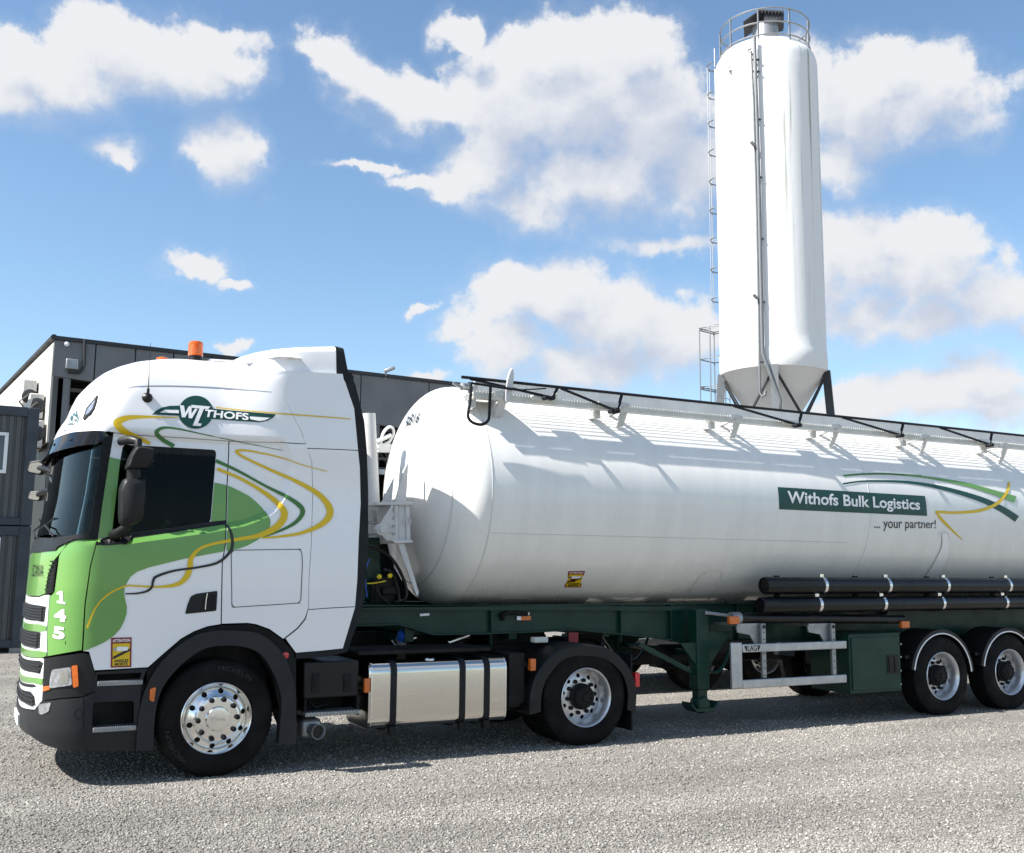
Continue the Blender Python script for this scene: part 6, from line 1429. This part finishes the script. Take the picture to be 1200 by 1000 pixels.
# ================================================================== industrial hall
HY = 24.0
hp = lambda u, v: at((u, v), 'y', HY)
HX0 = hp(63.6, 393)[0]; HZ0 = hp(63.6, 393.5)[2]; HX1 = 19.; k = (hp(540, 448.8)[2]-HZ0)/(hp(540, 448.8)[0]-HX0)
HALL = thing('industrial_hall', 'large open-fronted hall with dark grey fascia panels and white side wall behind the lorry', 'hall', (9, 30, 0))
htop = lambda x: HZ0+k*(x-HX0)
FB_ = hp(64, 440.5)[2]; fb = lambda x: FB_+(hp(160, 455.2)[2]-FB_)/(hp(160, 455.2)[0]-HX0)*(x-HX0)*1.0
fasc_x = [HX0]+[hp(u, 430)[0] for u in (111, 158, 203)]; w_ = fasc_x[-1]-fasc_x[-2]
while fasc_x[-1] < HX1: fasc_x.append(fasc_x[-1]+2.55 if len(fasc_x) > 4 else fasc_x[-1]+w_)
for i in range(len(fasc_x)-1):
    a, b_ = fasc_x[i]+.015, fasc_x[i+1]-.015; m = MB(); m.prism([(a, HY, fb(a)), (b_, HY, fb(b_)), (b_, HY, htop(b_)-.12), (a, HY, htop(a)-.12)], (0, .12, 0)); m.build('fascia_panel', 'panel_grey', HALL, bevel=.012)
DEP = 34.; SK = -.085      # the side wall runs slightly outwards
def wl_px(u, v):      # point on the white side wall
    n = np.array([1, -SK, 0]); n = n/np.linalg.norm(n); p0 = np.array([HX0, HY, 0]); d = ray(u, v); t = ((p0-CAM)@n)/(d@n); return CAM+d*t
wl = lambda y, z: (HX0+SK*(y-HY), y, z)
m = MB(); m.prism([(HX0-.03, HY-.05, htop(HX0)-.12), (HX1, HY-.05, htop(HX1)-.12), (HX1, HY-.05, htop(HX1)), (HX0-.03, HY-.05, htop(HX0))], (0, .3, 0)); m.build('roof_edge', 'panel_dark', HALL)
m = MB(); A = [wl(HY, HZ0-.06), (HX1, HY, htop(HX1)-.06), (HX1, HY+DEP, htop(HX1)), wl(HY+DEP, HZ0-.06)]; m.prism(A, (0, 0, .05)); m.prism([(HX0, HY+.12, fb(HX0)), (HX1, HY+.12, fb(HX1)), (HX1, HY+.3, fb(HX1)), (HX0, HY+.3, fb(HX0))], (0, 0, .05)); m.build('roof', 'hall_inside', HALL)
_zw = wl_px(55, 518)[2]; m = MB(); m.prism([wl(HY+.02, _zw), wl(HY+DEP, _zw-.8), wl(HY+DEP, HZ0-.06), wl(HY+.02, HZ0-.2)], (.16, 0, 0)); m.build('side_wall', 'wall_white', HALL)
m = MB(); m.prism([tuple(np.array(wl(HY+.02, 0))+np.array([.04, 0, 0])), tuple(np.array(wl(HY+DEP, 0))+np.array([.04, 0, 0])), tuple(np.array(wl(HY+DEP, _zw-.8))+np.array([.04, 0, 0])), tuple(np.array(wl(HY+.02, _zw))+np.array([.04, 0, 0]))], (.1, 0, 0)); m.build('lower_wall', 'dark_hole', HALL)
m = MB(); m.prism([wl(HY+.0, HZ0-.13), wl(HY+DEP, HZ0-.0), wl(HY+DEP, HZ0+.08), wl(HY+.0, HZ0-.0)], (.1, 0, 0)); m.tube([wl(HY-.0, HZ0-.04), wl(HY+DEP, HZ0+.04)], .09, 8); m.build('verge_trim', 'panel_dark', HALL)
m = MB(); m.box(-3, HX1, HY+18, HY+18.2, 0, 8); m.box(HX1, HX1+.2, HY, HY+18, 0, 8); m.build('back_wall', 'hall_inside', HALL)
col_u = [(72.5, .34)]
for u, w in ((72.5, .40), (441, .34)):
    x = hp(u, 480)[0]; m = MB(); m.box(x-w/2, x+w/2, HY+.05, HY+.35, 0, fb(x)+.02); m.box(x-w/2+.03, x+w/2-.03, HY+.0, HY+.05, 0, fb(x)-.01); m.build('column', 'panel_grey', HALL, bevel=.02)
for x in (6.3, 15.5): m = MB(); m.box(x-.16, x+.16, HY+.05, HY+.35, 0, fb(x)); m.build('column', 'panel_grey', HALL, bevel=.02)
m = MB(); a, b_ = hp(62, 450), hp(68, 450); m.box(a[0], a[0]+.28, HY+.0, HY+.3, 0, fb(HX0)-.01); m.build('corner_post', 'old_steel', HALL)
for y in (HY+3, HY+7, HY+11):    # roof trusses
    m = MB(); z0, z1 = 6.3, 7.5; xs_ = np.arange(.8, HX1-1, 1.6)
    m.bar((.4, y, z0), (HX1-.4, y, z0), .10, .12); m.bar((.4, y, z1), (HX1-.4, y, z1), .10, .12)
    for i, x in enumerate(xs_): m.bar((x, y, z0), (x+.8, y, z1), .06, .06); m.bar((x+.8, y, z1), (x+1.6, y, z0), .06, .06)
    m.build('roof_truss', 'grey_alu', HALL)
for z in (5.1, 6.0): m = MB(); m.box(.4, HX1, HY+1.2, HY+1.35, z, z+.18); m.build('lintel_beam', 'grey_alu', HALL)
# facade fittings: their own things
c0 = hp(84, 427.5); o = thing('flood_light', 'square grey flood light box on the hall fascia under its cable', 'flood light', (c0[0], HY, c0[2])); m = MB(); m.box(c0[0]-.17, c0[0]+.17, HY-.16, HY-.0, c0[2]-.15, c0[2]+.15); m.build('lamp_body', 'grey_alu', o, bevel=.02); m = MB(); m.box(c0[0]-.14, c0[0]+.14, HY-.175, HY-.16, c0[2]-.12, c0[2]+.12); m.build('lamp_glass', 'steel_galv', o)
c1 = hp(78, 403.6); o = thing('round_lamp', 'small round white lamp high on the hall corner fascia', 'wall lamp', (c1[0], HY, c1[2])); m = MB(); m.lathe([(.06, 0), (.07, .06), (.0, .08)], (c1[0], HY, c1[2]), (0, -1, 0), 20); m.build('lamp_glass', 'white_film', o); m = MB(); m.lathe([(.085, 0), (.085, .03), (.07, .035)], (c1[0], HY, c1[2]), (0, -1, 0), 20); m.build('lamp_ring', 'steel_galv', o)
m = MB(); m.tube(cr([hp(99, 398), hp(98.6, 412), hp(98, 428), hp(94, 436), hp(88, 437), hp(79, 436)], 4), .045, 8); o = m.build('downpipe', 'panel_dark'); 
o.location.y -= .06; tag(o, 'dark curved cable duct running down the hall fascia beside the flood light', 'pipe')
c2 = hp(455, 436); o = thing('yard_light', 'small grey flood light standing on the hall roof edge behind the tank', 'flood light', tuple(c2)); m = MB(); m.bar((c2[0]-.18, HY-.1, c2[2]-.02), (c2[0]+.16, HY-.2, c2[2]+.14), .24, .10); m.build('lamp_body', 'grey_alu', o, bevel=.02); m = MB(); m.tube([(c2[0]-.1, HY, c2[2]-.3), (c2[0]-.1, HY-.05, c2[2])], .03, 6); m.build('lamp_bracket', 'steel_galv', o)
# air-conditioning units and boxes on the white wall
for i, (u, v, w, h, lab, nm) in enumerate(((42, 468, .9, 1.1, 'tall pale plant box mounted on the white hall wall', 'plant_box'), (51, 478, .7, .75, 'grey air conditioning unit on a bracket near the hall corner', 'air_conditioner'), (49, 512, 1.6, .8, 'weathered pale cabinet low on the white hall wall above the cabins', 'wall_cabinet'))):
    c0 = wl_px(u, v); o = thing(nm, lab, nm.replace('_', ' '), tuple(c0)); m = MB(); m.box(c0[0]-.42, c0[0]-.02, c0[1]-w/2, c0[1]+w/2, c0[2]-h/2, c0[2]+h/2); m.build('casing', 'ac_white', o, bevel=.03)
    m = MB(); m.lathe([(.0, .01), (.22, .01), (.24, .0)], (c0[0]-.2, c0[1]-w/2, c0[2]), (0, -1, 0), 20); m.build('fan_grille', 'panel_dark', o)
    m = MB(); m.tube([(c0[0]-.2, c0[1]-w/2-.05, c0[2]+.1), (c0[0]-.5, c0[1]-w/2-.15, c0[2]-.2), (c0[0]-.2, c0[1]-w/2-.1, c0[2]-h/2)], .03, 6); m.bar((c0[0], c0[1]-w/3, c0[2]-h/2-.02), (c0[0]-.45, c0[1]-w/3, c0[2]-h/2-.02), .05, .05); m.build('bracket', 'old_steel', o)

# ================================================================== stacked site cabins
CY, CX1 = 14.66, -.735
def cabin(z0, name, label, win_z=None, door=False):
    o = thing(name, label, 'site cabin', (CX1-3, CY+1.2, z0), 'site cabins stacked left of the lorry'); H = 2.50; L_ = 6.0; D_ = 2.4; x0, x1 = CX1-L_, CX1
    m = MB()
    for (x, y) in ((x0, CY), (x1-.22, CY), (x0, CY+D_-.16), (x1-.22, CY+D_-.16)): m.box(x, x+.22, y, y+.16, z0, z0+H)
    for y in (CY+.003, CY+D_-.16): m.box(x0+.22, x1-.22, y, y+.15, z0, z0+.16); m.box(x0+.22, x1-.22, y, y+.15, z0+H-.20, z0+H)
    for x in (x0+.003, x1-.163): m.box(x, x+.16, CY+.16, CY+D_-.16, z0, z0+.16); m.box(x, x+.16, CY+.16, CY+D_-.16, z0+H-.2, z0+H)
    m.build('frame', 'cabin_post', o, bevel=.015)
    m = MB(); A = []; x = x0+.22
    while x < x1-.22: A += [(x, CY+.05), (x+.085, CY+.05), (x+.10, CY+.075), (x+.13, CY+.075), (x+.145, CY+.05)]; x += .145
    A = [a for a in A if a[0] <= x1-.22]
    m.strip([(a, b, z0+.16) for a, b in A], [(a, b, z0+H-.20) for a, b in A]); m.box(x0+.1, x1-.1, CY+.09, CY+D_-.05, z0+.1, z0+H-.05); m.build('cladding', 'cabin_cladding', o, smooth=20)
    return o, x0, x1
up, cx0, cx1 = cabin(2.62, 'site_cabin', 'upper dark grey cabin with a white framed window, stacked left of the lorry')
a, b_ = at((10.6, 507), 'y', CY), at((0, 555), 'y', CY); xw1 = a[0]; zw1, zw0 = a[2], at((10.6, 555), 'y', CY)[2]; xw0 = xw1-1.25
m = MB(); m.box(xw0, xw1, CY+.0, CY+.1, zw0, zw0+.07); m.box(xw0, xw1, CY+.0, CY+.1, zw1-.07, zw1); m.box(xw0, xw0+.07, CY+.0, CY+.1, zw0+.07, zw1-.07); m.box(xw1-.07, xw1, CY+.0, CY+.1, zw0+.07, zw1-.07); m.box((xw0+xw1)/2-.03, (xw0+xw1)/2+.03, CY+.0, CY+.1, zw0+.07, zw1-.07)
wf = m.build('window', 'window_frame_white', up, bevel=.008); m = MB(); m.box(xw0+.05, xw1-.05, CY+.04, CY+.05, zw0+.05, zw1-.05); m.build('pane', 'window_dark', wf)
lo, _, _ = cabin(.10, 'site_cabin', 'lower dark grey cabin on the ground beneath the one with the white window')
a = at((2.6, 610), 'y', CY); m = MB(); m.box(a[0]-.95, a[0], CY+.0, CY+.09, .26, a[2]-.35); dd_ = m.build('door', 'window_frame_white', lo, bevel=.01); m = MB(); m.box(a[0]-.85, a[0]-.1, CY-.006, CY+.01, 1.2, a[2]-.45); m.build('pane', 'window_dark', dd_)
for x in (CX1-5.9, CX1-.25): m = MB(); m.box(x, x+.24, CY+.0, CY+.24, 0, .10); m.box(x, x+.24, CY+2.1, CY+2.3, 0, .10); m.build('base_block', 'concrete', lo)
m = MB(); c0 = at((30.5, 479), 'y', CY); m.prism([(c0[0]-.05, CY+.1, 5.12), (c0[0]+.08, CY+.1, 5.12), (c0[0]+.12, CY+.1, 5.32), (c0[0]+.06, CY+.1, 5.32)], (0, .4, 0)); o = m.build('timber_offcut', 'walk_white'); tag(o, 'pale timber offcut lying on top of the upper cabin', 'timber')

# ================================================================== parked trailer behind
PK = thing('parked_trailer', 'low dark flatbed trailer parked behind, seen under the silo tank', 'trailer', (9, 5, 0))
m = MB(); m.box(5.6, 15.5, 3.9, 4.0, .95, 1.15); m.box(5.6, 15.5, 5.4, 5.5, .95, 1.15); m.box(5.5, 15.6, 3.45, 5.95, 1.15, 1.27); m.build('bed', 'frame_black', PK, bevel=.01)
m = MB(); m.box(6.6, 12.2, 3.42, 3.46, .70, .80); m.build('side_rail', 'grey_alu', PK, bevel=.006)
m = MB(); m.box(6.6, 12.2, 3.44, 3.47, .42, .68); m.build('side_skirt', 'frame_black', PK)
for x in (6.1, 8.05, 9.35, 10.65):
    w = copyw(x, 3.5, .49, PK); copyw(x, 5.9, .49, PK, far=True)
for x in (8.05, 9.35):
    m = MB(); m.box(x-.72, x-.69, 3.5, 3.85, .35, .9); m.build('mud_flap', 'rubber_seal', PK)
    m = MB(); m.prism([(x-.30, 3.47, .60), (x-.02, 3.47, .66), (x+.05, 3.47, .74), (x-.25, 3.47, .72)], (0, .06, 0)); m.build('reflector', 'white_film', PK)
